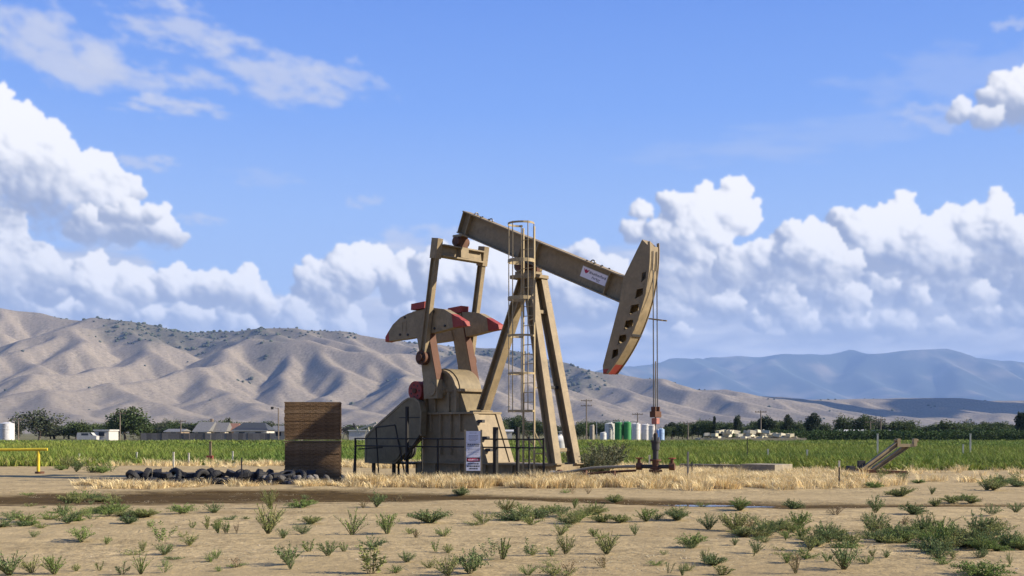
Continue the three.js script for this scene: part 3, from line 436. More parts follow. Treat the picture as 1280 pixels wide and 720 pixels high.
  // equalizer and pitman arms
  const eq = sub('equalizer', hbeam(V(-2.98, 7.78, -1.0), V(-2.98, 7.78, 1.0), .34, .42, .05, V(0, 1, 0)), M.tan, p); sub('bearing_block', join(box(-3.16, -2.84, 7.99, 8.42, -.2, .2), cyl(-3.0, 8.2, 0, .16, .56, 'z', 18)), M.greaseRust, eq); sub('web_block', box(-3.06, -2.8, 7.61, 7.95, -.2, .2), M.tan, eq);
  sub('top_bracket', box(-3.2, -2.72, 8.36, 8.44, -.22, .22), M.tan, eq);
  for (const s of [1, -1]) {
    const pm = sub('pitman_arm', hbeam(V(-3.68, 4.15, s * 1.15), V(-3.02, 7.98, s * 1.15), .18, .24, .03, V(1, -.17, 0)), M.tan, p); sub('cap', aim(box(-.16, .16, -.13, .13, -.35, .36), V(-3.04, 7.84, s * 1.15), V(-2.95, 8.4, s * 1.15), V(1, -.17, 0)), M.tan, pm);
    sub('wrist_pin', join(cyl(-3.7, 4.15, s * 1.1, .13, .5), cyl(-3.7, 4.15, s * 1.15, .25, .22, 'z', 22)), M.greaseRust, pm); for (let k = 0; k < 6; k++) { const t = k * 1.047; sub('bolt', cyl(-3.7 + .17 * Math.cos(t), 4.15 + .17 * Math.sin(t), s * 1.27, .028, .04, 'z', 6), M.dark, pm); }
    const zc = s * .9, near = Math.min(zc - .13, zc + .13), flip = (a, b) => s > 0 ? [a, b] : [-b, -a];
    const cr = sub('crank', plate([[-3.78, 2.74], [-3.12, 2.74], [-3.14, 3.4], [-3.40, 4.4], [-3.74, 5.84], [-4.36, 5.80], [-3.92, 4.0], [-3.82, 3.4]], near, near + .26), M.tan, p); sub('crank_edge', plate([[-3.14, 3.4], [-3.12, 3.4], [-3.37, 4.4], [-3.70, 5.84], [-3.738, 5.84], [-3.40, 4.4]], near - .03, near + .29), M.greaseRust, cr); sub('hub', cyl(-3.42, 3.06, zc, .24, .34, 'z', 22), M.tan, cr);
    sub('end_block', plate([[-4.38, 5.845], [-3.7, 5.87], [-3.68, 6.10], [-4.36, 6.06]], near - .06, near + .32), M.red, cr, 'red painted end block');
    const [wa, wb] = flip(.72, 1.02);
    const wl = sub('counterweight', plate([[-5.62, 5.18], [-5.4, 5.41], [-5.0, 5.64], [-4.59, 5.75], [-4.38, 5.78], [-4.1, 4.9], [-4.82, 4.86], [-5.58, 4.835]], wa, wb), M.tan, p); sub('tip', plate([[-5.79, 4.99], [-5.622, 5.18], [-5.582, 4.834], [-5.78, 4.81]], wa - .004, wb + .004), M.red, wl, 'red painted tip');
    const wr = sub('counterweight', plate([[-3.66, 5.86], [-3.36, 5.86], [-2.81, 5.77], [-2.44, 5.59], [-2.36, 5.115], [-3.0, 5.03], [-3.45, 4.98]], wa, wb), M.tan, p); sub('tip', plate([[-2.438, 5.588], [-1.89, 5.31], [-1.85, 5.15], [-2.358, 5.116]], wa - .004, wb + .004), M.red, wr, 'red painted tip');
    const zf = s > 0 ? wb : wa - .012; for (const [x, y] of [[-5.0, 5.03], [-4.6, 5.0], [-4.75, 5.62], [-3.25, 5.14], [-2.75, 5.2], [-3.3, 5.72]]) sub('bolt', cyl(x, y, zf + .006, .045, .05, 'z', 8), M.dark, x < -4 ? wl : wr);
    sub('recess_frame', plate([[-4.92, 5.1], [-4.7, 5.08], [-4.68, 5.5], [-4.9, 5.48]], zf, zf + .014, [[[-4.88, 5.14], [-4.73, 5.12], [-4.72, 5.46], [-4.87, 5.44]]]), M.tan, wl);
  }
  // ladder with its cage, on the near side
  const lad = new THREE.Group(); lad.name = 'ladder'; p.add(lad); const lz = .95, la = .74, lb = 1.2;
  for (const x of [la, lb]) sub('stile', box(x - .025, x + .025, .02, 8.1, lz - .03, lz + .03, .006), M.cream, lad);
  for (let y = .4; y < 8; y += .305) sub('rung', cyl((la + lb) / 2, y, lz, .014, lb - la, 'x', 6), M.cream, lad);
  const hp = (t, y) => [.97 + .45 * Math.cos(t) * .95, y, lz + .03 + .34 + .40 * Math.sin(t)]; const T0 = -1.0, T1 = Math.PI + 1.0;
  for (const y of [2.25, 3.43, 4.62, 5.8, 6.98, 8.16]) { const big = y === 5.8 || y === 6.98 ? .055 : .032, s = []; const n = 18; const g = []; for (let i = 0; i < n; i++) { const a = V(...hp(lerp(T0, T1, i / n), y)), b = V(...hp(lerp(T0, T1, (i + 1.02) / n), y)); g.push(bar(a, b, .012, big * 2, V(b.z - a.z, 0, a.x - b.x), .002)); } void s; sub('cage_hoop', join(g), M.cream, lad); }
  for (const k of [.02, .26, .5, .74, .98]) { const q = hp(lerp(T0, T1, k), 0); sub('cage_bar', box(q[0] - .017, q[0] + .017, 2.2, 8.2, q[2] - .008, q[2] + .008, .003), M.cream, lad); }
  for (const y of [.9, 3.0, 5.2]) sub('standoff', bar(V(lb, y, lz), V(1.45 - y * .16, y, .5), .04, .04), M.cream, lad);
  sub('diagonal_brace', bar(V(la, 1.6, lz), V(1.0, 1.05, .6), .05, .05), M.cream, lad); sub('diagonal_brace', bar(V(lb, 1.6, lz), V(1.5, .7, .6), .05, .05), M.cream, lad);
}
// a guard rail of black pipe along the near side
const toWorld = (u, y, z) => { const c = Math.cos(TURN), s = Math.sin(TURN); return [PUMP[0] + u * c + z * s, y, PUMP[2] - u * s + z * c]; };
{
  const g = thing('guard_rail', 'black pipe guard rail along the near side of the pump jack', 'railing', PUMP, TURN), z = 1.9;
  for (const [x, h, w] of [[-6.4, 1.36, .06], [-3.69, 2.45, .09], [-2.95, 1.42, .05], [-2.2, 1.38, .05], [-.9, 1.36, .05], [.41, 1.74, .13], [1.34, 1.74, .09], [1.82, 1.45, .05], [2.4, 1.4, .06]]) sub('post', box(x - w / 2, x + w / 2, 0, h, z - w / 2, z + w / 2, .006), M.black, g);
  for (const y of [1.36, 1.1]) sub('rail', bar(V(-6.42, y, z + (y > 1.2 ? .012 : -.012)), V(2.42, y, z + (y > 1.2 ? .012 : -.012)), .045, y > 1.2 ? .05 : .08), M.black, g);
  sub('brace', bar(V(-3.75, .62, z + .06), V(-2.95, 1.5, z + .06), .05, .1), M.black, g); sub('brace', bar(V(-6.4, 1.0, z), V(-6.15, .1, z + .3), .04, .04), M.black, g);
  for (const s of [[[-6.42, 1.3, 1.85], [-6.62, 0, 1.7]], [[-5.35, 1.75, 1.85], [-4.35, 1.83, 1.85]], [[-4.35, 1.83, 1.85], [-3.85, .1, 1.85]], [[-5.35, 1.75, 1.85], [-5.2, .05, 1.85]], [[-6.3, .98, 1.86], [-5.0, 1.05, 1.86]]]) sub('brace', bar(V(...s[0]), V(...s[1]), .045, .045), M.black, g);
  // electric control box on its post
  const q = thing('control_box', 'small dark electrical switch box on a post behind the belt guard', 'switch box', toWorld(-6.1, 0, .1)); sub('post', box(-.04, .04, 0, 2.3, -.04, .04), M.black, q); sub('cabinet', box(-.12, .12, 1.95, 2.5, -.1, .1), M.dark, q); sub('arm', box(.1, .55, 2.18, 2.24, -.03, .03), M.dark, q);
}
// warning sign on two posts
{
  const g = thing('warning_sign', 'tall white warning sign with a red DANGER band on two posts', 'sign', [-1.22, 0, -35.3]);
  for (const x of [-.25, .25]) sub('post', box(x - .03, x + .03, 0, 1.66, -.03, .03, .006), M.cream, g);
  const cv = document.createElement('canvas'); cv.width = 256; cv.height = 760; const c = cv.getContext('2d'); c.fillStyle = '#c9cad2'; c.fillRect(0, 0, 256, 760);
  const R = rng(4), line = (y, h, x0, x1, col) => { c.fillStyle = col; let x = x0; while (x < x1) { const w = 8 + R() * 22; c.fillRect(x, y, Math.min(w, x1 - x), h); x += w + 5; } };
  line(30, 10, 60, 190, '#55565e'); for (const y of [78, 104, 128, 152]) line(y, 10, 40 + R() * 10, 210 + R() * 12, '#6b6c76'); line(178, 12, 60, 180, '#6b6c76');
  c.fillStyle = '#8d8f99'; c.fillRect(0, 222, 256, 5); line(240, 26, 18, 240, '#2c2d33'); line(274, 24, 22, 236, '#3a3b42'); for (const y of [320, 348, 376, 404]) line(y, 11, 24 + R() * 14, 220 + R() * 14, '#777884'); line(436, 10, 40, 200, '#777884');
  c.fillStyle = '#2a1620'; c.fillRect(8, 506, 240, 86); c.fillStyle = '#b3233f'; c.beginPath(); c.ellipse(128, 549, 112, 34, 0, 0, 7); c.fill(); c.fillStyle = '#f0e9ea'; c.font = 'bold 44px sans-serif'; c.textAlign = 'center'; c.fillText('DANGER', 128, 566, 190);
  line(616, 26, 26, 232, '#26262b'); line(660, 30, 16, 244, '#26262b'); line(708, 30, 50, 206, '#26262b');
  const t = new THREE.CanvasTexture(cv); t.colorSpace = THREE.SRGBColorSpace;
  const pn = sub('panel', box(-.23, .23, .36, 1.62, .03, .045), M.white, g); const f = new THREE.PlaneGeometry(.45, 1.24); f.translate(0, .99, .049); sub('print', f, new THREE.MeshStandardMaterial({ map: t, roughness: .55 }), pn, 'printed notices, the lower one headed DANGER');
}

// ---------------------------------------------------------------- wellhead, flow line
const at = (x, d, y) => [x, y ?? groundY(x, d), -d];
{
  const [wx, , wz] = toWorld(5.18, 0, 0), w = thing('wellhead', 'dark rusty wellhead with valves standing in dry grass under the cables', 'wellhead', [wx, 0, wz], -.35);
  sub('casing', join(cyl(0, .2, 0, .12, .4, 'y', 16), cyl(0, .42, 0, .2, .07, 'y', 16)), M.greaseRust, w); sub('tubing_head', join(cyl(0, .6, 0, .1, .3, 'y', 14), cyl(0, .74, 0, .17, .06, 'y', 14), cyl(0, .5, 0, .17, .06, 'y', 14)), M.greaseRust, w);
  sub('pumping_tee', join(cyl(0, .92, 0, .085, .3, 'y', 14), cyl(.0, .55, 0, .06, .9, 'x', 12)), M.dark, w); const sb = sub('stuffing_box', join(cyl(0, 1.16, 0, .12, .22, 'y', 14), cyl(0, 1.3, 0, .15, .06, 'y', 14), cyl(0, 1.42, 0, .07, .2, 'y', 12)), M.dark, w); sub('gland_bolt', join(cyl(.1, 1.28, 0, .02, .3, 'y', 6), cyl(-.1, 1.28, 0, .02, .3, 'y', 6)), M.steel, sb);
  for (const s of [-1, 1]) { const v = sub('valve', join(cyl(s * .5, .55, 0, .11, .16, 'x', 12), cyl(s * .5, .68, 0, .05, .2, 'y', 10)), M.greaseRust, w); sub('hand_wheel', smoothUV(new THREE.TorusGeometry(.1, .016, 6, 16).rotateX(Math.PI / 2).translate(s * .5, .8, 0)), M.red, v); }
  sub('nipple', cyl(0, 1.05, 0, .05, .12, 'y', 10), M.white, w); sub('rod_guide', cyl(0, 1.5, 0, .05, .1, 'y', 10), M.greaseRust, w);
  sub('pipe_stub', box(.95, 1.0, 0, 1.0, -.03, .03), M.steel, w);
  const f = thing('flow_line', 'pale dented flow line pipe lying low beside the wellhead', 'pipe', [wx, 0, wz], -.35); sub('pipe', tube([[-.62, .55, 0], [-1.2, .53, .02], [-2.0, .48, .05], [-2.7, .36, .1], [-3.1, .34, .12]], .045, 8, 30), M.concrete, f); sub('pipe', tube([[-.62, .42, -.1], [-1.4, .37, -.1], [-2.4, .28, -.06], [-3.2, .26, .1]], .035, 8, 30), M.greaseRust, f);
  for (const x of [-1.3, -2.2, -3.0]) sub('support', box(x - .05, x + .05, 0, .42, -.12, .14), M.greaseRust, f); sub('elbow', tube([[-3.1, .34, .12], [-3.28, .33, .12], [-3.33, .2, .12], [-3.33, .0, .12]], .05, 8), M.white, f);
}
// ---------------------------------------------------------------- brown slatted timber stack
{
  const grainMap = texture(512, (u, v) => { const a = wrapN(u * .25, v, 30, 5, .6), b = wrapN(u, v, 40, 4, .6); const k = .8 + .34 * a + .22 * b; return [k, k * .96, k * .9]; }, .8);
  const tones = [[.19, .13, .078], [.215, .15, .092], [.165, .112, .068], [.235, .17, .108], [.20, .138, .085]].map((c) => new THREE.MeshPhysicalMaterial({ color: C(...c), map: grainMap, bumpMap: grainMap, bumpScale: .02, roughness: .95, specularIntensity: .25 }));
  const R = rng(31), st = thing('timber_crate', 'tall brown weathered timber crate stack of rough horizontal boards beside the pump jack', 'crate stack', [-6.3, 0, -35.4], .13);
  const w = .875, d = 1.2, geos = [0, 1, 2].map((k) => { const g = box(-w, w, 0, .112 + k * .004, -.02, .02, .006); const p = g.attributes.position; for (let i = 0; i < p.count; i++) { const x = p.getX(i); p.setY(i, p.getY(i) + .006 * noise(x * 3 + k * 9, 1)); p.setZ(i, p.getZ(i) + .006 * noise(x * 2.2, k * 5)); } g.computeVertexNormals(); return g; });
  const gs = box(-d / 2, d / 2, 0, .112, -.02, .02, .006);
  for (const [y0, y1] of [[.06, 1.24], [1.34, 2.5]]) {
    sub('core', box(-w + .05, w - .05, y0, y1 - .01, -d + .05, -.05), tones[2], st);
    for (let y = y0, k = 0; y < y1 - .08; y += .119, k++) {
      const f = sub('board', geos[k % 3], tones[Math.floor(R() * 5)], st); f.position.set((R() - .5) * .03, y, (R() - .5) * .018); f.rotation.z = (R() - .5) * .006; const b2 = sub('board', geos[(k + 1) % 3], tones[Math.floor(R() * 5)], st); b2.position.set(0, y, -d);
      for (const s of [-1, 1]) { const q = sub('board', gs, tones[Math.floor(R() * 5)], st); q.rotation.y = Math.PI / 2; q.position.set(s * (w - .022), y, -d / 2); }
    }
  }
  sub('pallet_board', box(-w - .02, w + .02, 1.26, 1.31, -d - .02, .04), paint(C(.16, .11, .07)), st, 'paler board between the two crates'); for (const x of [-.78, -.05, .76]) for (const [a, b] of [[.05, 1.25], [1.33, 2.49]]) sub('batten', box(x - .045, x + .045, a, b, -.085, -.04), tones[1], st); sub('lid', box(-w - .01, w + .01, 2.5, 2.535, -d, .02), tones[3], st); sub('runner', box(-w, w, 0, .06, -.3, -.05), tones[2], st);
}
// ---------------------------------------------------------------- old tyres and stones dumped in a row
{
  const R = rng(90), rubber = new THREE.MeshStandardMaterial({ color: C(.022, .022, .024), roughness: .8, map: paintMap }), prof = [[.15, -.08], [.2, -.1], [.26, -.1], [.295, -.075], [.3, 0], [.295, .075], [.26, .1], [.2, .1], [.15, .08], [.17, .05], [.2, 0], [.17, -.05], [.15, -.08]];
  const tyre = lathe(prof, 22), tread = join(...Array.from({ length: 22 }, (_, k) => { const a = k / 22 * 6.283, g = box(-.02, .02, -.085, .085, .297, .309, .003); g.rotateY(a); return g; }));
  const proto = new THREE.Group(); { const m = mesh('carcass', tyre, rubber, proto); void m; mesh('tread', tread, rubber, proto); }
  const spots = [[-11.55, 34.3, .10, 0], [-11.2, 34.4, .3, 1.3], [-10.75, 34.5, .12, 0], [-10.75, 34.52, .32, .1], [-10.35, 34.4, .26, 1.2], [-9.95, 34.5, .12, .1], [-9.9, 34.5, .33, .05], [-9.5, 34.3, .28, 1.35], [-9.15, 34.5, .12, 0], [-9.12, 34.45, .36, .7], [-8.7, 34.4, .12, .15], [-8.3, 34.5, .28, 1.2], [-8.05, 34.4, .12, 0], [-8.05, 34.42, .32, .08], [-7.75, 34.3, .27, 1.3], [-7.35, 34.4, .12, .1], [-6.95, 34.2, .12, .2], [-6.9, 34.3, .34, .3], [-6.55, 34.3, .25, 1.1], [-12.0, 34.2, .1, .1], [-10.1, 34.05, .1, .1], [-8.5, 34.1, .1, .05], [-9.35, 34.8, .28, 1.25], [-7.55, 34.75, .28, 1.2], ...Array.from({ length: 6 }, (_, k) => [-11.6 + k * .85, 34.15 + .5 * ((k * 7) % 5) / 5, k % 4 === 0 ? .28 : .09, k % 4 === 0 ? .9 : .12])];
  const lab = ['old black tyre lying flat in the dumped row on the dirt', 'old black tyre standing on edge in the dumped row', 'old black tyre resting on another tyre in the dumped row'];
  for (const [x, d, y, tilt] of spots) { const k = tilt > .6 ? 1 : y > .2 ? 2 : 0; const o = copyOf(proto, 'old_tyre', lab[k], 'tyre', at(x + (R() - .5) * .1, d, groundY(x, d) + y - .01), R() * 6.28, .72 + .22 * R(), ['tyres lying flat', 'tyres on edge', 'tyres lying on others'][k]); o.rotation.order = 'YXZ'; o.rotation.x = tilt; o.position.y = groundY(x, d) + (tilt > .6 ? .21 : y * .8 - .005); }
  const chunks = [0, 1, 2, 3, 4].map((k) => { const g = new THREE.BoxGeometry(.34, .26, .3, 6, 5, 6), p = g.attributes.position; for (let i = 0; i < p.count; i++) { const v = V(p.getX(i), p.getY(i), p.getZ(i)), n = 1 + .5 * fbm(v.x * 9 + k * 5, v.y * 9 + v.z * 7, 3), rd = .17 / v.length(); v.multiplyScalar(n * lerp(1, rd, .12)); v.y *= .8; p.setXYZ(i, v.x * (1 + .15 * (k % 3)), v.y, v.z); } g.computeVertexNormals(); return smoothUV(g); });
  for (let k = 0; k < 58; k++) { const x = -11.75 + 5.6 * (k + R() * .8) / 58, d = 34.0 + R() * .8, up = k % 5 === 2 ? .2 : 0, o = mesh('rubber_scrap', chunks[k % 5], rubber); o.position.set(x, groundY(x, d) + .07 + up, -d); o.rotation.set((R() - .5) * .8, R() * 6, (R() - .5) * .8); o.scale.setScalar(.55 + .4 * R()); tag(o, up ? 'lump of black rubber scrap lying on top of the dumped row' : 'lump of black rubber scrap lying low among the dumped tyres', 'scrap', up ? 'rubber scrap on top of the row' : 'rubber scrap among the tyres'); }
  const stones = [0, 1, 2, 3].map((k) => { const g = new THREE.IcosahedronGeometry(.1, 2), p = g.attributes.position; for (let i = 0; i < p.count; i++) { const n = 1 + .7 * fbm(p.getX(i) * 9 + k * 7, p.getY(i) * 9 + p.getZ(i) * 7, 3); p.setXYZ(i, p.getX(i) * n * 1.2, p.getY(i) * n * .85, p.getZ(i) * n); } g.computeVertexNormals(); return smoothUV(g); });
  const sm = [[.16, .15, .145], [.22, .21, .20], [.11, .105, .10]].map((c) => paint(C(...c), { roughness: .95 }));
  for (let k = 0; k < 30; k++) { const x = -7.5 + 2.0 * (k / 30) + (R() - .5) * .2, d = 34.1 + (R() - .5) * .35, o = mesh('stone', stones[k % 4], sm[Math.floor(R() * 3)]); o.position.set(x, groundY(x, d) + .05 + (k % 3 === 0 ? .14 : 0), -d); o.rotation.set(R(), R() * 6, R()); tag(o, 'small grey stone heaped at the foot of the brown timber crates', 'stone', 'grey stones by the crate stack'); }
}
// ---------------------------------------------------------------- yellow pipe barrier
{
  const b = thing('pipe_barrier', 'yellow painted pipe barrier on a post at the edge of the field', 'barrier', at(-18.1, 42.8));
  sub('rail', rod(V(-7, .86, .4), V(.32, .93, 0), .055, 12), M.yellow, b); sub('post', cyl(0, .44, 0, .06, .9, 'y', 12), M.yellow, b); sub('post', cyl(-5.6, .43, .33, .06, .87, 'y', 12), M.yellow, b); sub('footing', cyl(.05, .03, 0, .17, .1, 'y', 12), M.greaseRust, b); sub('end_cap', cyl(.335, .93, 0, .058, .02, 'x', 12), M.yellow, b);
}
// ---------------------------------------------------------------- concrete foundation and the idle pitman frame
{
  const f = thing('concrete_foundation', 'low bare concrete well foundation with a grey steel edge in the dry grass', 'foundation', at(9.9, 43.6), TURN);
  sub('block', box(-.75, .75, -.1, .34, -.7, .7), M.concrete, f); sub('shade_toned_slab', box(-3.6, -.752, -.1, .27, -.62, .62), paint(C(.17, .165, .16), { roughness: .9 }), f); sub('edge_angle', box(-3.6, -.76, .27, .30, .5, .64), M.steel, f);  // slab is the same concrete, shade of its long side put into the colour
  const g = thing('idle_pitman_frame', 'tan U shaped frame with two dark arms propped up at a slant', 'machine part', at(13.7, 42.6), .05);
  const top = V(1.2, 1.18, 0); sub('yoke', join(box(.98, 1.66, 1.02, 1.14, -.1, .1), box(.94, 1.06, 1.02, 1.34, -.12, .12), box(1.58, 1.70, 1.06, 1.34, -.12, .12)), M.cream, g); for (const x of [.93, 1.71]) sub('pin', cyl(x, 1.26, 0, .06, .14, 'x', 10), M.tan, g);
  void top; sub('arm', hbeam(V(1.0, 1.16, 0), V(-.45, .16, .2), .17, .17, .025, V(0, 1, 0)), M.tan, g); sub('arm', hbeam(V(1.4, 1.06, -.1), V(.05, .12, -.1), .17, .17, .025, V(0, 1, 0)), M.tan, g);
  sub('base_beam', bar(V(-1.0, .14, .15), V(1.25, .05, .3), .12, .12), M.greaseRust, g); sub('base_beam', bar(V(-.9, .1, -.35), V(1.0, .05, -.3), .1, .1), M.greaseRust, g); sub('base_block', join(box(-.95, -.75, 0, .3, -.2, .3), box(-.55, -.3, .2, .5, -.1, .12)), M.dark, g);
}
// ---------------------------------------------------------------- thin posts and stakes by the field
{
  const white = paint(C(.62, .6, .5)), mk = (px, py, ptop, name, lab, cat, mat, w, group) => { const d = 1400 * EYE / (py - 541), x = (px - 640) * d / 1400, h = (py - ptop) * d / 1400; const o = thing(name, lab, cat, [x, 0, -d], 0, group); sub('shaft', box(-w / 2, w / 2, 0, h, -w / 2, w / 2, .004), mat, o); sub('cap', box(-w * .62, w * .62, h, h + w * .5, -w * .62, w * .62, .004), mat, o); return o; };
  for (const [x, b, t] of [[99, 580, 568], [171, 580, 566], [217, 584, 566], [236, 582, 567], [291, 580, 565], [1049, 588, 577], [1165, 582, 573], [1204, 576, 556], [960, 578, 562], [1009, 580, 563], [812, 590, 570]]) mk(x, b, t, 'field_stake', 'slim pale marker stake standing in the green crop', 'stake', white, .07, 'pale stakes in the crop');
  for (const [x, b, t] of [[1097, 575, 543], [1213, 574, 543]]) mk(x, b, t, 'standpipe', 'white irrigation standpipe rising above the crop', 'standpipe', white, .085, 'white standpipes above the crop');
  for (const [x, b, t, l] of [[934, 584, 548, 'thin black steel post by the concrete foundation'], [302, 606, 573, 'thin steel stake rising from the dumped tyres'], [865, 602, 578, 'short steel stake beside the wellhead'], [1049, 610, 585, 'thin steel stake beyond the dry grass']]) mk(x, b, t, 'steel_post', l, 'post', M.dark, .035);
  const r = mk(263, 580, 553, 'marker_post', 'grey marker post with a red base at the edge of the crop', 'post', M.grey, .11); sub('red_base', box(-.17, .13, 0, .42, -.12, .12), paint(C(.3, .06, .05)), r);
  const tx = 2.55, td = 60, tk = thing('water_tank', 'small white round topped tank behind the pump jack legs', 'tank', [tx, 0, -td]); sub('shell', lathe([[0, 1.42], [.12, 1.42], [.3, 1.36], [.44, 1.22], [.48, 1.1], [.48, .02], [0, .02]], 28), paint(C(.78, .78, .74)), tk); sub('lid', cyl(0, 1.45, 0, .13, .05, 'y', 14), M.white, tk); sub('outlet', cyl(.4, .15, .3, .05, .2, 'z', 8), M.dark, tk);
}

// ---------------------------------------------------------------- plants
function leafGeo(list) {                                                  // list of [tri or quad points], colour per leaf
  const p = [], c = []; for (const [q, k] of list) { const t = q.length === 4 ? [0, 1, 2, 0, 2, 3] : [0, 1, 2]; for (const i of t) { p.push(q[i].x, q[i].y, q[i].z); c.push(...k); } }
  const g = new THREE.BufferGeometry(); g.setAttribute('position', new THREE.BufferAttribute(new Float32Array(p), 3)); g.setAttribute('color', new THREE.BufferAttribute(new Float32Array(c), 3)); g.computeVertexNormals(); return g;
}
const leafMat = new THREE.MeshPhysicalMaterial({ vertexColors: true, roughness: .85, transmission: .25, thickness: 0, specularIntensity: .2, side: THREE.DoubleSide });
const strawMat = new THREE.MeshPhysicalMaterial({ vertexColors: true, roughness: .9, transmission: .3, thickness: 0, specularIntensity: .2, side: THREE.DoubleSide });
const rnd3 = (R) => { const z = R() * 2 - 1, t = R() * 6.283, s = Math.sqrt(1 - z * z); return V(s * Math.cos(t), z, s * Math.sin(t)); };
function leafAt(o, dir, len, w, R, col) { const s = dir.clone().cross(rnd3(R)).normalize().multiplyScalar(w / 2), m = o.clone().addScaledVector(dir, len * .5); return [[o, m.clone().add(s), o.clone().addScaledVector(dir, len), m.clone().sub(s)], col]; }
const vary = (R, c, a = .3) => { const k = 1 + (R() - .5) * 2 * a, j = (R() - .5) * .18; return [c[0] * k * (1 + j), c[1] * k, c[2] * k * (1 - j)]; };
// grass tuft: bent blades; about 4 triangles a blade
function tuft(R, n, h, spread, lean, w, cols) {
  const L = []; for (let i = 0; i < n; i++) { const a = R() * 6.283, r = Math.sqrt(R()) * spread, b = V(Math.cos(a) * r, 0, Math.sin(a) * r), hh = h * (.45 + .65 * R()), out = V(Math.cos(a + R() - .5), 0, Math.sin(a + R() - .5)).multiplyScalar(lean * hh * (.3 + R())), side = V(Math.cos(a + 1.57 + R()), 0, Math.sin(a + 1.57 + R())).multiplyScalar(w / 2 * (.6 + .8 * R())), m = b.clone().addScaledVector(out, .35).add(V(0, hh * .6, 0)), e = b.clone().add(out).add(V(0, hh * (.8 + .2 * R()), 0)), c = vary(R, cols[Math.floor(R() * cols.length)]); L.push([[b.clone().sub(side), b.clone().add(side), m.clone().addScaledVector(side, .8), m.clone().addScaledVector(side, -.8)], c]); L.push([[m.clone().addScaledVector(side, -.8), m.clone().addScaledVector(side, .8), e], c]); }
  return leafGeo(L);
}
const GREEN = [[.17, .235, .06], [.14, .20, .05], [.205, .255, .08], [.12, .155, .05], [.235, .225, .105]];
// bushy weed: stems fanning out of one root, leaves all along them
function weedParts(R, h, w, stems, leaves, ls, droop = .3, cols = GREEN) {
  const S = [], L = []; for (let k = 0; k < stems; k++) {
    const a = R() * 6.283, out = (.15 + .85 * Math.sqrt(R())) * w, top = V(Math.cos(a) * out, h * (.45 + .55 * R()) * (1 - droop * out / Math.max(w, .01)), Math.sin(a) * out), root = V(Math.cos(a) * .03, 0, Math.sin(a) * .03), mid = root.clone().lerp(top, .5).add(V(0, h * .16, 0).add(rnd3(R).multiplyScalar(.04)));
    const P = (t) => root.clone().multiplyScalar((1 - t) ** 2).addScaledVector(mid, 2 * t * (1 - t)).addScaledVector(top, t * t);
    const sc = vary(R, [.12, .115, .055]); for (let i = 0; i < 3; i++) { const p = P(i / 3), q = P((i + 1) / 3), s = V(.006, 0, .006); S.push([[p.clone().sub(s), p.clone().add(s), q.clone().add(s), q.clone().sub(s)], sc]); }
    const c0 = cols[Math.floor(R() * cols.length)];
    for (let i = 0; i < leaves; i++) { const t = .12 + .88 * Math.pow(i / leaves, .8), o = P(t), d = rnd3(R); d.y = Math.abs(d.y) * .8 + .1; d.normalize(); L.push(leafAt(o.add(rnd3(R).multiplyScalar(.02)), d, ls * (.6 + .8 * R()) * (1.15 - .5 * t), ls * .34, R, vary(R, c0, .28))); }
  }
  return [leafGeo(S), leafGeo(L)];
}
const weedProtos = {};
{
  const R = rng(1234), make = (key, n, f) => { weedProtos[key] = []; for (let k = 0; k < n; k++) { const [s, l] = f(); const g = new THREE.Group(); mesh('stems', s, leafMat, g); mesh('foliage', l, leafMat, g); weedProtos[key].push(g); } };
  const tints = [GREEN.slice(0, 3), [[.22, .245, .075], [.19, .22, .07], [.25, .25, .10]], [[.14, .19, .07], [.12, .165, .06], [.165, .205, .085]]]; let tn = 0; const tint = () => tints[tn++ % 3];
  make('bush', 6, () => weedParts(R, .4 + .2 * R(), .46 + .1 * R(), 64, 34, .052, .4 + .3 * R(), tint()));          // rounded, 1 m across
  make('spread', 9, () => weedParts(R, .28 + .16 * R(), .52, 16 + Math.floor(26 * R()), 26, .042 + .02 * R(), .1 + .5 * R(), tint()));       // looser, ragged
  make('sprig', 8, () => weedParts(R, .55, .12 + .16 * R(), 3 + Math.floor(8 * R()), 36, .045 + .025 * R(), .1, tint()));         // upright
  make('low', 6, () => weedParts(R, .1 + .1 * R(), .5, 14 + Math.floor(18 * R()), 18, .045, .2, tint()));           // flat on the dirt
  make('dry', 3, () => weedParts(R, .4, .3, 14, 12, .06, .2, [[.24, .17, .085], [.2, .13, .07], [.28, .21, .11]]));
}
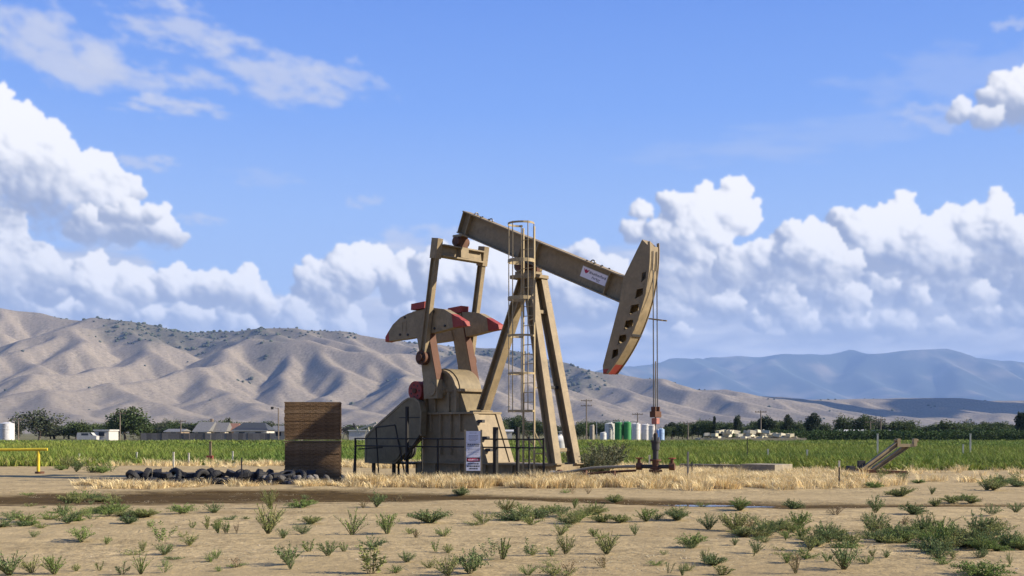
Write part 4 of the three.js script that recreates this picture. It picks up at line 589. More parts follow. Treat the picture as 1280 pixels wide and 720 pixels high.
{
  const R = rng(55);
  const LAB = { bush: ['round green weed bush', 'weed bush'], spread: ['ragged spreading green weed', 'weed'], sprig: ['upright green weed sprig', 'weed'], low: ['flat low green weed', 'weed'], dry: ['dry brown weed sprig', 'weed'] };
  const zone = (px, py) => py < 626 ? (px < 150 ? 'below the yellow barrier' : px < 430 ? 'near the tyres and crates' : px < 760 ? 'below the pump jack' : px < 1100 ? 'by the dry grass past the wellhead' : 'at the far edge of dirt')
    : py < 662 ? (px < 110 ? 'at the near side of the mud' : px < 260 ? 'on damp dirt below the tyres' : px < 560 ? 'on dirt below the crates' : px < 690 ? 'on dirt before the mud' : px < 800 ? 'just short of the puddle' : px < 1040 ? 'by the puddle' : 'beyond the puddle')
    : ((py < 690 ? 'in the middle dirt' : 'at the bottom edge') + (px < 260 ? ' below the barrier' : px < 520 ? ' below the crates' : px < 760 ? ' below the pump jack' : px < 960 ? ' below the wellhead' : px < 1080 ? ' past the wellhead' : px < 1180 ? ' below the slanted frame' : ' in the corner'));
  const weed = (px, py, w, h, kind) => {
    const d = 1400 * EYE / (py - 541), x = (px - 640) * d / 1400, s = w * d / 1400, sy = h * d / 1400, ps = weedProtos[kind], k = Math.floor(R() * ps.length), dim = { bush: [1, .5], spread: [1, .34], sprig: [.36, .55], low: [1, .16], dry: [.6, .4] }[kind];
    const z = zone(px, py), [l, cat] = LAB[kind]; copyOf(ps[k], kind === 'bush' ? 'weed_bush' : 'weed', `${l} ${z}`, cat, at(x, d, groundY(x, d) - .01), R() * 6.28, [s / dim[0] * 1.25, sy / dim[1] * 1.35, s / dim[0] * (.9 + .7 * R())], `${kind} weeds ${z}`).rotation.set((R() - .5) * .3, R() * 6.28, (R() - .5) * .3);
  };
  // base point, width and height, as they stand about the ground
  const mass = (x0, x1, y0, y1, n, w, h, kinds = ['bush', 'spread']) => { for (let i = 0; i < n; i++) weed(lerp(x0, x1, (i + R()) / n), lerp(y0, y1, R()), w * (.7 + .6 * R()), h * (.7 + .6 * R()), kinds[Math.floor(R() * kinds.length)]); };
  mass(82, 150, 620, 629, 9, 24, 8, ['spread', 'low', 'bush']); mass(60, 185, 640, 655, 18, 28, 11); mass(0, 60, 648, 660, 8, 26, 9); mass(630, 756, 640, 657, 20, 28, 12, ['bush', 'spread', 'spread']); mass(915, 1004, 660, 674, 16, 28, 14, ['bush', 'spread', 'spread']); mass(1085, 1160, 664, 682, 15, 32, 16); mass(1150, 1285, 668, 690, 24, 36, 18); mass(1010, 1070, 674, 688, 10, 30, 14); mass(1165, 1225, 624, 631, 5, 24, 12); mass(70, 150, 586, 592, 7, 20, 10); mass(1230, 1280, 604, 616, 5, 26, 12); mass(800, 860, 648, 654, 3, 24, 12);
  mass(1030, 1150, 600, 606, 6, 22, 9, ['bush', 'spread', 'dry']);
  for (const [px, py, w, h, k] of [[228, 642, 34, 12, 'bush'], [268, 640, 22, 10, 'spread'], [338, 636, 18, 18, 'spread'], [377, 634, 34, 14, 'bush'], [470, 634, 22, 14, 'spread'], [187, 660, 10, 9, 'sprig'], [202, 680, 22, 28, 'sprig'], [103, 676, 28, 15, 'spread'], [240, 660, 8, 9, 'sprig'], [259, 662, 10, 15, 'sprig'], [272, 663, 12, 12, 'sprig'], [283, 667, 15, 14, 'sprig'], [236, 682, 24, 14, 'spread'], [205, 694, 28, 11, 'spread'], [335, 668, 34, 25, 'spread'], [388, 655, 26, 12, 'bush'], [379, 668, 32, 11, 'spread'], [354, 673, 14, 11, 'spread'], [440, 668, 38, 24, 'spread'], [465, 686, 38, 11, 'spread'], [360, 706, 34, 18, 'spread'], [386, 691, 14, 14, 'sprig'], [410, 696, 22, 14, 'spread'], [463, 717, 30, 32, 'sprig'], [12, 719, 40, 20, 'spread'], [40, 717, 26, 18, 'spread'], [68, 718, 30, 18, 'spread'], [124, 712, 16, 14, 'sprig'], [152, 718, 18, 16, 'sprig'], [176, 718, 26, 20, 'spread'], [205, 708, 12, 8, 'low'],
    [537, 655, 46, 20, 'bush'], [484, 667, 30, 20, 'spread'], [576, 618, 28, 12, 'bush'], [767, 626, 24, 13, 'bush'], [775, 653, 30, 13, 'bush'], [846, 651, 36, 18, 'bush'], [865, 684, 34, 18, 'bush'], [707, 691, 22, 18, 'spread'], [758, 692, 30, 20, 'spread'], [615, 701, 30, 25, 'sprig'], [628, 700, 16, 24, 'sprig'], [659, 695, 18, 21, 'sprig'], [587, 717, 50, 22, 'spread'], [560, 720, 30, 18, 'spread'], [700, 669, 25, 14, 'spread'], [604, 656, 26, 12, 'spread'], [692, 719, 34, 16, 'spread'], [660, 719, 26, 14, 'spread'], [690, 695, 12, 12, 'sprig'], [545, 690, 10, 14, 'sprig'], [555, 671, 20, 10, 'low'], [430, 690, 12, 12, 'sprig'], [512, 668, 18, 10, 'spread'], [495, 716, 26, 8, 'spread'], [536, 710, 16, 8, 'low'],
    [892, 705, 40, 16, 'bush'], [1055, 712, 46, 24, 'spread'], [1228, 718, 56, 26, 'bush'], [991, 636, 28, 14, 'bush'], [1126, 621, 40, 14, 'bush'], [1141, 642, 34, 16, 'bush'], [1094, 640, 22, 16, 'spread'], [1164, 691, 50, 18, 'bush'], [1205, 684, 60, 22, 'bush'], [995, 716, 26, 24, 'dry'], [1092, 610, 22, 12, 'bush'], [1242, 613, 42, 14, 'bush'], [925, 638, 26, 16, 'bush'], [945, 692, 20, 12, 'spread'], [1108, 698, 16, 9, 'spread'], [942, 695, 8, 12, 'sprig'], [886, 662, 26, 16, 'spread'], [1012, 690, 22, 18, 'spread'], [1085, 650, 18, 8, 'low'], [1240, 645, 26, 10, 'spread'], [1270, 640, 24, 10, 'spread'], [1045, 643, 24, 9, 'dry'], [1172, 698, 30, 12, 'spread'], [860, 712, 20, 8, 'low'], [820, 706, 30, 6, 'low'], [836, 715, 14, 14, 'sprig'], [934, 662, 18, 16, 'dry'], [1130, 655, 22, 9, 'dry']]) weed(px, py, w, h, k);
  for (let i = 0; i < 760; i++) { const py = 612 + 108 * Math.pow(R(), .8), px = R() * 1280, n = fbm(px * .009 + 5, py * .034, 3); if (R() > sstep(-.06, .26, n) * .36 + .03) continue; const k = R(), s = (py - 541) / 130; weed(px, py, (k < .5 ? 20 : 12) * s * (.6 + R()), (k < .5 ? 5 : 9) * s * (.6 + R()), k < .5 ? 'low' : k < .8 ? 'spread' : k < .86 ? 'sprig' : 'dry'); }
}
// instanced ground cover
function scatter(name, label, geos, mat, spots, tint) {                    // spots: [x, d, scale, hscale, turn, geo, k]; one object per tuft shape
  geos.forEach((g, k) => { const mine = spots.filter((s) => s[5] === k); if (!mine.length) return; const im = new THREE.InstancedMesh(g, mat, mine.length), m = new THREE.Matrix4(), q = new THREE.Quaternion(), up = V(0, 1, 0); mine.forEach((s, i) => { q.setFromAxisAngle(up, s[4]); m.compose(V(s[0], groundY(s[0], s[1]) - .01, -s[1]), q, V(s[2], s[3], s[2])); im.setMatrixAt(i, m); const c = tint(s); im.setColorAt(i, C(...c)); }); im.name = numbered(name); im.castShadow = im.receiveShadow = true; scene.add(stuff(im, label)); });
}
{ // dry golden grass
  const R = rng(8), cols = [[.70, .56, .30], [.62, .48, .24], [.78, .65, .38], [.52, .39, .19]], geos = [0, 1, 2, 3].map(() => tuft(R, 44, .36, .2, .75, .013, cols)), S = [];
  const dens = (x, d) => {
    const n = fbm(x * .25 + 3, d * .35, 4); let a = 0; const c = poly([[-13, 33.2], [-8, 33.2], [-3, 33.4], [2, 33.5], [6, 33.6], [9, 34.5], [12, 36]], x), w = poly([[-13, .2], [-11, .7], [-7, .9], [-3, 1.6], [3, 1.9], [5, 2.4], [9, 3.2], [11, 2.4], [13, .6]], x);
    a = Math.max(a, sstep(1.15, .5, Math.abs(d - c - .7 * noise(x * .45, 9)) / w + n * 1.5 + .3 * noise(x * 1.7, d * 1.9))); a *= sstep(-.32, .12, noise(x * 1.1 + 4, d * .9)); if (x < -4.8) a *= .5 * sstep(.0, .3, noise(x * .8, d * 1.3)) + .02; if (x < -9.4) a *= .12; if (x > 10.2) a *= .12;
    const e = poly([[-40, 54], [-18, 54], [-6, 52], [3, 46], [10, 45], [20, 44], [40, 44]], x); a = Math.max(a, (x > 11 ? .03 : x < -12 ? .12 : .3) * sstep(1.0, .3, Math.abs(d - e) / 2.0 + n * 2.4)); if (x > 4 && x < 12 && d > 36 && d < 44) a = Math.max(a, .55 * sstep(-.2, .25, n)); if (x > 11 && d > 31 && d < 44) a = Math.max(a, .08 * sstep(.16, .36, n));
    if (x < -9 && d > 30 && d < 33.5) a = Math.max(a, .5 * sstep(.08, .3, n)); return a;
  };
  for (let t = 0; t < 150000; t++) { const x = -32 + R() * 66, d = 28 + R() * 31, a = dens(x, d); if (R() > a * (d > 42 ? .5 : .95)) continue; const [lx, lz] = [(x - PUMP[0]), (-d - PUMP[2])], u = lx * Math.cos(TURN) - lz * Math.sin(TURN), z = lx * Math.sin(TURN) + lz * Math.cos(TURN); if (u > -4.7 && u < 1.85 && Math.abs(z) < .75) continue; if (x > -7.25 && x < -5.4 && d > 35.3 && d < 36.7) continue; const hs = (x < -5 && d < 40 ? .55 : x > 6 ? .7 : .9) * (.45 + .75 * R()) * (.7 + .9 * clamp(.5 + fbm(x * .5, d * .5, 3))); S.push([x, d, .7 + .6 * R(), hs, R() * 6.28, Math.floor(R() * 4), R()]); }

  scatter('dry_grass', 'golden dry grass growing in a strip along the pump jack and wellhead', geos, strawMat, S, (s) => { const k = .75 + .5 * s[6]; return [k, k, k]; });
}
{ // green crop
  const R = rng(18), cols = [[.14, .20, .04], [.115, .17, .032], [.165, .22, .05], [.20, .22, .07]], geos = [0, 1, 2, 3].map(() => tuft(R, 26, .62, .2, .45, .034, cols)), far = [0, 1].map(() => tuft(R, 16, .62, .5, .4, .07, cols)), S = [];
  const edge = (x) => poly([[-60, 50], [-25, 51], [-12, 55], [0, 52], [6, 48], [14, 46.5], [30, 46], [60, 46]], x) + 1.0 * noise(x * .3, 2);
  for (let d = 44; d < 178; d += d < 80 ? .42 : .42 + (d - 80) * .009) { const hw = .52 * d + 8, st = d < 80 ? .36 : .36 + (d - 80) * .011; for (let x = -hw; x < hw; x += st) { const xx = x + (R() - .5) * st * 1.2, dd = d + (R() - .5) * .4; if (dd < edge(xx)) continue; if (R() < .06) continue; const v = fbm(xx * .06, dd * .03, 3), isFar = d > 80, ramp = sstep(0, 3, dd - edge(xx)); S.push([xx, dd, (isFar ? 1 + (d - 80) * .012 : 1), (.68 + .45 * R() + .9 * v) * (.6 + .4 * ramp), R() * 6.28, isFar ? 4 + Math.floor(R() * 2) : Math.floor(R() * 4), R(), v]); } }
  scatter('crop', 'dense green crop filling the field behind the pump jack', [...geos, ...far], leafMat, S, (s) => { const k = .78 + .45 * s[6] + .5 * s[7]; return [1.05 * k * (1 + .5 * s[7]), 1.02 * k, .85 * k]; });
  // dark soil under it
  const g = new THREE.PlaneGeometry(260, 128, 40, 20); g.rotateX(-Math.PI / 2); g.translate(0, .008, -114); const p = g.attributes.position, gg = []; for (let i = 0; i < p.count; i++) { const x = p.getX(i), d = -p.getZ(i); p.setZ(i, -Math.max(d, edge(x) + .4)); p.setY(i, groundY(x, Math.max(d, 50)) + .02); } void gg; g.computeVertexNormals(); setting(mesh('field_soil', g, new THREE.MeshStandardMaterial({ color: C(.09, .085, .04), roughness: 1, map: slopeGrain })));
}
{ // a tangle of grey-green brush by the flow line and shrubs at the field edge
  const R = rng(71), pr = [0, 1].map(() => { const [s, l] = weedParts(R, 1.1, .7, 60, 22, .1, .2, [[.10, .11, .06], [.13, .13, .075], [.085, .1, .05]]); const g = new THREE.Group(); mesh('stems', s, leafMat, g); mesh('foliage', l, leafMat, g); return g; });
  for (const [x, d, s, l] of [[2.5, 36.6, 1.0, 'grey green brush against the front leg of the pump jack'], [3.1, 39, 1.2, 'tall brush between the pump jack and the wellhead'], [3.6, 43, 1.35, 'dark brush at the field edge short of the wellhead'], [4.3, 47, 1.1, 'low brush at the field edge behind the flow line'], [2.3, 40, .9, 'brush half hidden by the front leg']]) copyOf(pr[Math.floor(R() * 2)], 'brush', l, 'shrub', at(x, d), R() * 6, s);
}

{ // pebbles, clods and straw litter strewn over the dirt
  const R = rng(505), st = [0, 1, 2].map((k) => { const g = new THREE.IcosahedronGeometry(1, 0), p = g.attributes.position; for (let i = 0; i < p.count; i++) p.setXYZ(i, p.getX(i) * (1 + .5 * noise(i * .7 + k, 2)), p.getY(i) * .6, p.getZ(i) * (1 + .4 * noise(i * .9, k))); g.computeVertexNormals(); return g; }), S = [];
  for (let t = 0; t < 9000; t++) { const d = 11 + 24 * R() * R(), x = (R() - .5) * 1.0 * d + 0, n = fbm(x * .5, d * .7, 3); if (R() > .25 + n * 1.4) continue; const s = .006 + .03 * Math.pow(R(), 5); S.push([x, d, s, s, R() * 6, Math.floor(R() * 3), R()]); }
  scatter('pebbles', 'small pebbles and clods strewn over the bare dirt', st, new THREE.MeshStandardMaterial({ roughness: 1 }), S, (s) => { const k = .6 + .8 * s[6]; return [.30 * k, .24 * k, .155 * k]; });
  const L = []; for (let i = 0; i < 14; i++) { const a = R() * 6.28, o = V((R() - .5) * .5, .008, (R() - .5) * .5), q = V(Math.cos(a), 0, Math.sin(a)).multiplyScalar(.04 + .1 * R()), w = V(-q.z, 0, q.x).normalize().multiplyScalar(.003); L.push([[o.clone().sub(w), o.clone().add(w), o.clone().add(q).add(w).add(V(0, .01, 0)), o.clone().add(q).sub(w).add(V(0, .01, 0))], vary(R, [.5, .4, .22])]); } const lg = [leafGeo(L)], T = [];
  for (let t = 0; t < 5000; t++) { const d = 11 + 24 * R(), x = (R() - .5) * 1.05 * d, n = fbm(x * .4 + 8, d * .6, 3); if (R() > .08 + n * 1.6) continue; T.push([x, d, .8 + R(), 1, R() * 6, 0, R()]); }
  scatter('straw_litter', 'bits of dry straw lying on the dirt', lg, strawMat, T, (s) => { const k = .8 + .4 * s[6]; return [k, k, k]; });
}

// ---------------------------------------------------------------- beyond the field: trees, houses, tanks, poles
const PX = (px, d) => (px - 640) * d / 1400, HY = (py, d) => EYE + (541 - py) * d / 1400;   // reading the survey: bearing and height at a distance
function treeParts(R, h, w, kind) {
  // kind: round, loose, tall, cypress, palm
  const T = [], L = [], tr = h * (kind === 'palm' ? .86 : kind === 'cypress' ? .08 : .26), r0 = h * (kind === 'palm' ? .022 : .03);
  const limb = (a, b, ra, rb) => T.push(rod(a, b, ra, 7, rb));
  const bend = V((R() - .5) * .06 * h, 0, (R() - .5) * .06 * h), fork = V(bend.x, tr, bend.z); limb(V(0, -.2, 0), fork, r0, r0 * .72);
  const cols = { round: [[.055, .082, .028], [.07, .098, .033], [.045, .068, .026], [.085, .11, .04]], loose: [[.075, .088, .05], [.09, .1, .058], [.06, .073, .042]], tall: [[.045, .064, .034], [.055, .075, .04], [.038, .054, .03]], cypress: [[.03, .046, .024], [.038, .054, .028]], palm: [[.07, .085, .04], [.055, .068, .032]] }[kind];
  if (kind === 'palm') { for (let k = 0; k < 26; k++) { const a = R() * 6.283, e = (R() - .35) * 1.7, len = w * (.42 + .2 * R()), c = vary(R, cols[k % 2]); let p = fork.clone(); let dir = V(Math.cos(a) * Math.cos(e), Math.sin(e), Math.sin(a) * Math.cos(e)); for (let s = 0; s < 4; s++) { const q = p.clone().addScaledVector(dir, len / 4), sd = dir.clone().cross(V(0, 1, 0)).normalize().multiplyScalar(len * .13 * (1 - s * .2)); L.push([[p.clone().sub(sd), p.clone().add(sd), q.clone().addScaledVector(sd, .8), q.clone().addScaledVector(sd, -.8)], c]); p = q; dir = dir.clone().add(V(0, -.4, 0)).normalize(); } } return [join(T), leafGeo(L)]; }
  const cl = []; const nC = kind === 'cypress' ? 16 : kind === 'loose' ? 30 : 34;
  for (let k = 0; k < nC; k++) {
    let c, r; if (kind === 'cypress') { const t = (k + R()) / nC; c = V((R() - .5) * w * .3 * (1 - t), h * (.06 + .92 * t), (R() - .5) * w * .3 * (1 - t)); r = w * .34 * (1.15 - t); } else {
      const d = rnd3(R), q = Math.pow(R(), .45), hh = h - tr * .75; c = V(d.x * q * w * .42, tr * .75 + hh * (.47 + .43 * d.y * q), d.z * q * w * .42); const sq = kind === 'tall' ? .8 : 1; c.x *= sq; c.z *= sq; r = w * (kind === 'loose' ? lerp(.09, .16, R()) : lerp(.13, .23, R())); }
    cl.push([c, r]); if (kind !== 'cypress' && k < 12) { const m = fork.clone().lerp(c, .5).add(V(0, h * .03, 0)); limb(fork, m, r0 * .5, r0 * .3); limb(m, c, r0 * .3, r0 * .08); }
  }
  const ls = clamp(h * .062, .16, .6), per = kind === 'loose' ? 70 : kind === 'cypress' ? 70 : 100;
  for (const [c, r] of cl) { const c0 = cols[Math.floor(R() * cols.length)]; for (let i = 0; i < per; i++) { const d = rnd3(R), o = c.clone().addScaledVector(d, r * Math.pow(R(), .4) * (kind === 'loose' ? 1.5 : 1.15)); const dir = rnd3(R).addScaledVector(d, .8).normalize(); L.push(leafAt(o, dir, ls * (.7 + .8 * R()), ls * .62, R, vary(R, c0, .25))); } }
  return [join(T), leafGeo(L)];
}
const bark = new THREE.MeshStandardMaterial({ color: C(.09, .072, .055), roughness: 1 });
const treeProto = {}; { const R = rng(404); for (const [k, n, h, w] of [['round', 4, 8, 8], ['loose', 3, 8, 8.5], ['tall', 3, 9, 5], ['cypress', 2, 8, 2.2], ['palm', 2, 7, 3.2]]) treeProto[k] = Array.from({ length: n }, () => { const [t, c] = treeParts(R, h, w, k), g = new THREE.Group(); mesh('trunk', t, bark, g); mesh('crown', c, leafMat, g); g.userData.dim = [h, w]; return g; }); }
{
  const R = rng(9);
  const tree = (px, top, wpx, d, kind, label, group) => { const ps = treeProto[kind], p = ps[Math.floor(R() * ps.length)], [h, w] = p.userData.dim, H = HY(top, d), Wd = wpx * d / 1400 * (kind === 'round' ? 1.3 : kind === 'loose' ? 1.25 : 1.1); copyOf(p, kind === 'palm' ? 'palm_tree' : kind === 'cypress' ? 'cypress_tree' : 'tree', label, kind === 'palm' ? 'palm tree' : 'tree', [PX(px, d), 0, -d], R() * 6.28, [Wd / w, H / h, Wd / w], group); };
  tree(49, 512, 50, 232, 'loose', 'large airy grey green tree by the white tank'); tree(157, 511, 46, 228, 'round', 'large dense dark green tree above the low white house'); tree(101, 527, 30, 240, 'round', 'dark rounded tree beyond the parked white van'); tree(176, 527, 26, 236, 'round', 'lower tree leaning out beside the large dense tree'); tree(139, 528, 22, 238, 'round', 'small tree on the far side of the large dense tree'); tree(24, 526, 14, 238, 'loose', 'thin tree between the white tank and the airy tree');
  tree(285, 521, 11, 250, 'palm', 'lone palm tree standing over the low roofs'); tree(328, 528, 9, 250, 'palm', 'short palm tree near the lamp pole');
  tree(1190, 527, 40, 235, 'round', 'broad dark tree mass at the end of the orchard row'); tree(1225, 531, 46, 240, 'round', 'wide dark tree low behind the orchard row'); tree(1277, 514, 16, 215, 'tall', 'dark tall tree cut off by the picture edge'); tree(1077, 517, 24, 245, 'round', 'bright green rounded tree above the white sheds'); tree(1055, 520, 20, 250, 'round', 'rounded tree beside the bright green tree'); tree(1016, 517, 18, 235, 'tall', 'tall dark tree beyond the end of the pale pile'); tree(985, 519, 12, 240, 'tall', 'slim dark tree behind the pale pile'); tree(922, 518, 11, 240, 'tall', 'slim upright tree beyond the wellhead, standing alone'); tree(893, 521, 6, 238, 'cypress', 'narrow cypress beside the dark tree near the blue tank'); tree(1177, 525, 6, 240, 'cypress', 'narrow dark cypress over the orchard row'); tree(885, 525, 18, 240, 'round', 'dark rounded tree behind the narrow cypress'); tree(958, 519, 22, 246, 'tall', 'dark grove tree behind the wooden power pole'); tree(1101, 523, 28, 255, 'loose', 'grey leafless looking tree in the far grove'); tree(1128, 525, 34, 250, 'round', 'dark broad tree in the middle of the far grove'); tree(1210, 526, 30, 262, 'loose', 'brownish bare tree behind the orchard row');
  const line = (x0, x1, n, t0, t1, w0, w1, z) => { for (let i = 0; i < n; i++) { const px = lerp(x0, x1, (i + R() * .9) / n), k = R(); tree(px, lerp(t0, t1, R()), lerp(w0, w1, R()), 250 + R() * 45, k < .62 ? 'round' : k < .85 ? 'loose' : 'tall', `dark tree in the line ${z}`, `tree line ${z}`); } };
  line(60, 145, 12, 527, 534, 22, 34, 'between the airy tree and the dense tree'); line(180, 265, 17, 525, 533, 18, 30, 'over the low houses'); line(262, 362, 18, 525, 533, 18, 30, 'behind the dark roofed house'); line(600, 690, 15, 520, 533, 14, 24, 'behind the pump jack legs'); line(690, 790, 16, 525, 534, 14, 24, 'behind the storage tanks'); line(830, 890, 12, 525, 534, 14, 22, 'beyond the wellhead'); line(890, 1010, 18, 525, 534, 18, 28, 'behind the pale pile'); line(1010, 1180, 12, 526, 535, 18, 26, 'above the orchard row'); line(1180, 1290, 14, 525, 534, 16, 28, 'at the far end of the orchard row'); line(435, 520, 11, 530, 536, 14, 22, 'behind the small pump jacks');
}
// houses
const wallC = { white: paint(C(.62, .60, .56)), cream: paint(C(.5, .46, .38)), tan: paint(C(.36, .28, .2)), pink: paint(C(.42, .28, .21)) }, roofC = { dark: paint(C(.06, .065, .07)), grey: paint(C(.2, .2, .2)), red: paint(C(.28, .15, .10)), white: paint(C(.6, .6, .58)) }, glass = new THREE.MeshStandardMaterial({ color: C(.03, .035, .04), roughness: .15 });
function house(px0, px1, eave, ridge, d, wall, roof, label, o = {}) {
  const x0 = PX(px0, d), w = PX(px1, d) - x0, he = Math.max(1.9, HY(eave, d)), hr = HY(ridge, d), dep = o.depth ?? 7, g = thing(o.name ?? 'house', label, o.cat ?? 'house', [x0 + w / 2, 0, -d - dep / 2], o.turn ?? 0); const W = w / 2, D = dep / 2;
  sub('wall', box(-W, W, 0, he, -D, D, .02), wallC[wall], g);
  if (o.flat) sub('roof', box(-W - .2, W + .2, he, he + .25, -D - .2, D + .2), roofC[roof], g);
  else { const i = o.hip ?? .0, E = .35; const P = [V(-W - E, he - .05, D + E), V(W + E, he - .05, D + E), V(W + E, he - .05, -D - E), V(-W - E, he - .05, -D - E), V(-W * (1 - i) - (i ? 0 : E), hr, 0), V(W * (1 - i) + (i ? 0 : E), hr, 0)]; const f = [[0, 1, 5], [0, 5, 4], [2, 3, 4], [2, 4, 5], [1, 2, 5], [3, 0, 4], [0, 3, 2], [0, 2, 1]], q = []; for (const t of f) for (const k of t) q.push(P[k].x, P[k].y, P[k].z); const rg = new THREE.BufferGeometry(); rg.setAttribute('position', new THREE.BufferAttribute(new Float32Array(q), 3)); const rf = sub('roof', uvm(rg), roofC[roof], g); sub('fascia', box(-W - E, W + E, he - .2, he - .055, D + E - .03, D + E), wallC.white, rf); if (o.chimney) sub('chimney', box(W * .3, W * .3 + .6, he, hr + .6, -.8, -.3), wallC.tan, rf); }
  const n = Math.max(1, Math.round(w / 2.6)); for (let k = 0; k < n; k++) { const x = -W + (k + .5) * w / n; if (o.door === k) { const dr = sub('door', box(x - .45, x + .45, .02, 2.0, D, D + .05), wallC.tan, g); sub('handle', box(x + .3, x + .36, .98, 1.04, D + .05, D + .1), M.steel, dr); } else if (!o.blind) { const wn = sub('window', box(x - .55, x + .55, .95, 1.75, D, D + .02), glass, g); sub('frame', join(box(x - .62, x + .62, 1.75, 1.83, D, D + .06), box(x - .62, x - .55, .9, 1.75, D, D + .06), box(x + .55, x + .62, .9, 1.75, D, D + .06)), wallC.white, wn); sub('sill', box(x - .66, x + .66, .84, .9, D, D + .1), wallC.white, wn); } }
  return g;
}
house(118, 136, 541.5, 540, 206, 'white', 'white', 'low white flat roofed shed under the large dense tree', { flat: 1, depth: 5, name: 'shed', cat: 'shed' });
house(292, 333, 537.5, 528, 205, 'white', 'dark', 'white house with a wide dark hipped roof beside the lamp pole', { hip: .35, door: 2 }); house(262, 281, 539, 528, 215, 'cream', 'grey', 'cream house with a grey gabled roof near the palm', { depth: 5 }); house(243, 259, 539, 527, 212, 'cream', 'grey', 'pale gabled house short of the palm tree', { depth: 9, chimney: 1 }); house(279, 293, 538, 529, 218, 'pink', 'red', 'pink walled house with a reddish roof below the palm', { depth: 6 }); house(340, 372, 538, 532, 216, 'cream', 'grey', 'grey roofed house half hidden by the brown crates', { depth: 6 });
house(207, 226, 541, 536, 225, 'tan', 'grey', 'low grey house along the fence in the shade of trees', { depth: 6 }); house(1054, 1086, 541, 537, 222, 'white', 'white', 'long white shed beyond the orchard row under the bright tree', { depth: 6, name: 'shed', cat: 'shed' }); house(1099, 1112, 541, 538, 226, 'white', 'white', 'small white shed between the grey grove trees', { flat: 1, depth: 4, name: 'shed', cat: 'shed' }); house(616, 640, 541, 537, 218, 'white', 'white', 'white shed seen between the post and the ladder', { depth: 6, name: 'shed', cat: 'shed' }); house(436, 462, 541, 539, 222, 'white', 'white', 'long low white shed behind the small pump jacks', { flat: 1, depth: 5, name: 'shed', cat: 'shed', blind: 1 }); house(700, 716, 543, 540, 220, 'white', 'white', 'little white shed just past the pump jack legs', { depth: 4, name: 'shed', cat: 'shed' });
// boundary fence of grey boards along the houses
{ const d = 200, g = thing('board_fence', 'long grey board fence along the houses behind the crop', 'fence', [PX(262, d), 0, -d]); const R = rng(3), W = PX(345, d) - PX(180, d); const gs = box(-.47, .47, 0, 1.5, -.02, .02), ms = [.13, .17, .21].map((k) => paint(C(k, k * .95, k * .9))); for (let x = -W / 2; x < W / 2; x += .96) { const b = sub('panel', gs, ms[Math.floor(R() * 3)], g); b.position.x = x; } for (let x = -W / 2; x < W / 2; x += 3.84) sub('post', box(x - .54, x - .44, 0, 1.6, -.06, .06), ms[0], g); }
// tanks
function tank(px, wpx, top, d, col, label, o = {}) { const r = wpx * d / 2800, h = HY(top, d), g = thing('storage_tank', label, 'tank', [PX(px, d), 0, -d]); const m = paint(C(...col)); sub('shell', lathe([[r, h], [r, .02]], 28), m, g); sub('roof', lathe([[0, h + r * .22], [r * .5, h + r * .16], [r * 1.02, h]], 28), m, g); sub('band', lathe([[r + .02, h * .66], [r + .05, h * .66], [r + .05, h * .68], [r + .02, h * .68]], 28), m, g); sub('hatch', cyl(r * .3, h + r * .2, 0, .22, .2, 'y', 12), M.white, g); if (o.ladder) { const l = sub('ladder', join(box(-.2, -.16, 0, h, r + .05, r + .1), box(.16, .2, 0, h, r + .05, r + .1)), M.grey, g); for (let y = .4; y < h; y += .45) sub('rung', box(-.16, .16, y, y + .04, r + .06, r + .09), M.grey, l); } return g; }
tank(9, 17, 529.5, 215, [.72, .73, .76], 'tall white storage tank at the edge of the field by the airy tree', { ladder: 1 }); tank(-4, 12, 530, 222, [.22, .26, .36], 'dark blue grey tank half out of the picture beside the white tank');
tank(762, 12, 529.5, 205, [.74, .75, .71], 'white tank next to the pair of green tanks', { ladder: 1 }); tank(773.5, 10, 528.5, 203, [.05, .25, .07], 'green tank standing against the white tank'); tank(784, 10, 528, 203, [.06, .29, .08], 'green tank with a white tank past it'); tank(795, 11, 530, 209, [.74, .74, .72], 'white tank just past the green pair'); tank(807, 10, 531, 212, [.76, .75, .72], 'middle one of the white tanks past the green pair'); tank(815, 9, 532, 206, [.74, .70, .66], 'white tank half hidden by the wellhead rod'); tank(826, 9, 536.5, 200, [.35, .50, .74], 'small pale blue tank just past the wellhead'); tank(821, 6, 538, 198, [.03, .11, .36], 'small deep blue tank behind the wellhead'); tank(740, 6, 532, 208, [.38, .34, .28], 'narrow tan tank below the tall power pole'); tank(754, 8, 541, 200, [.7, .7, .68], 'low white tub among the storage tanks');
{ const d = 206, g = thing('catwalk', 'pale overhead walkway pipe running along the tank tops', 'walkway', [PX(772, d), 0, -d + 2]); sub('beam', box(-4.2, 3.4, HY(527.6, d), HY(526.8, d), -.1, .1), M.white, g); for (const x of [-4, -1, 2, 3.2]) sub('support', box(x - .06, x + .06, 0, HY(527.7, d), -.06, .06), M.white, g); }
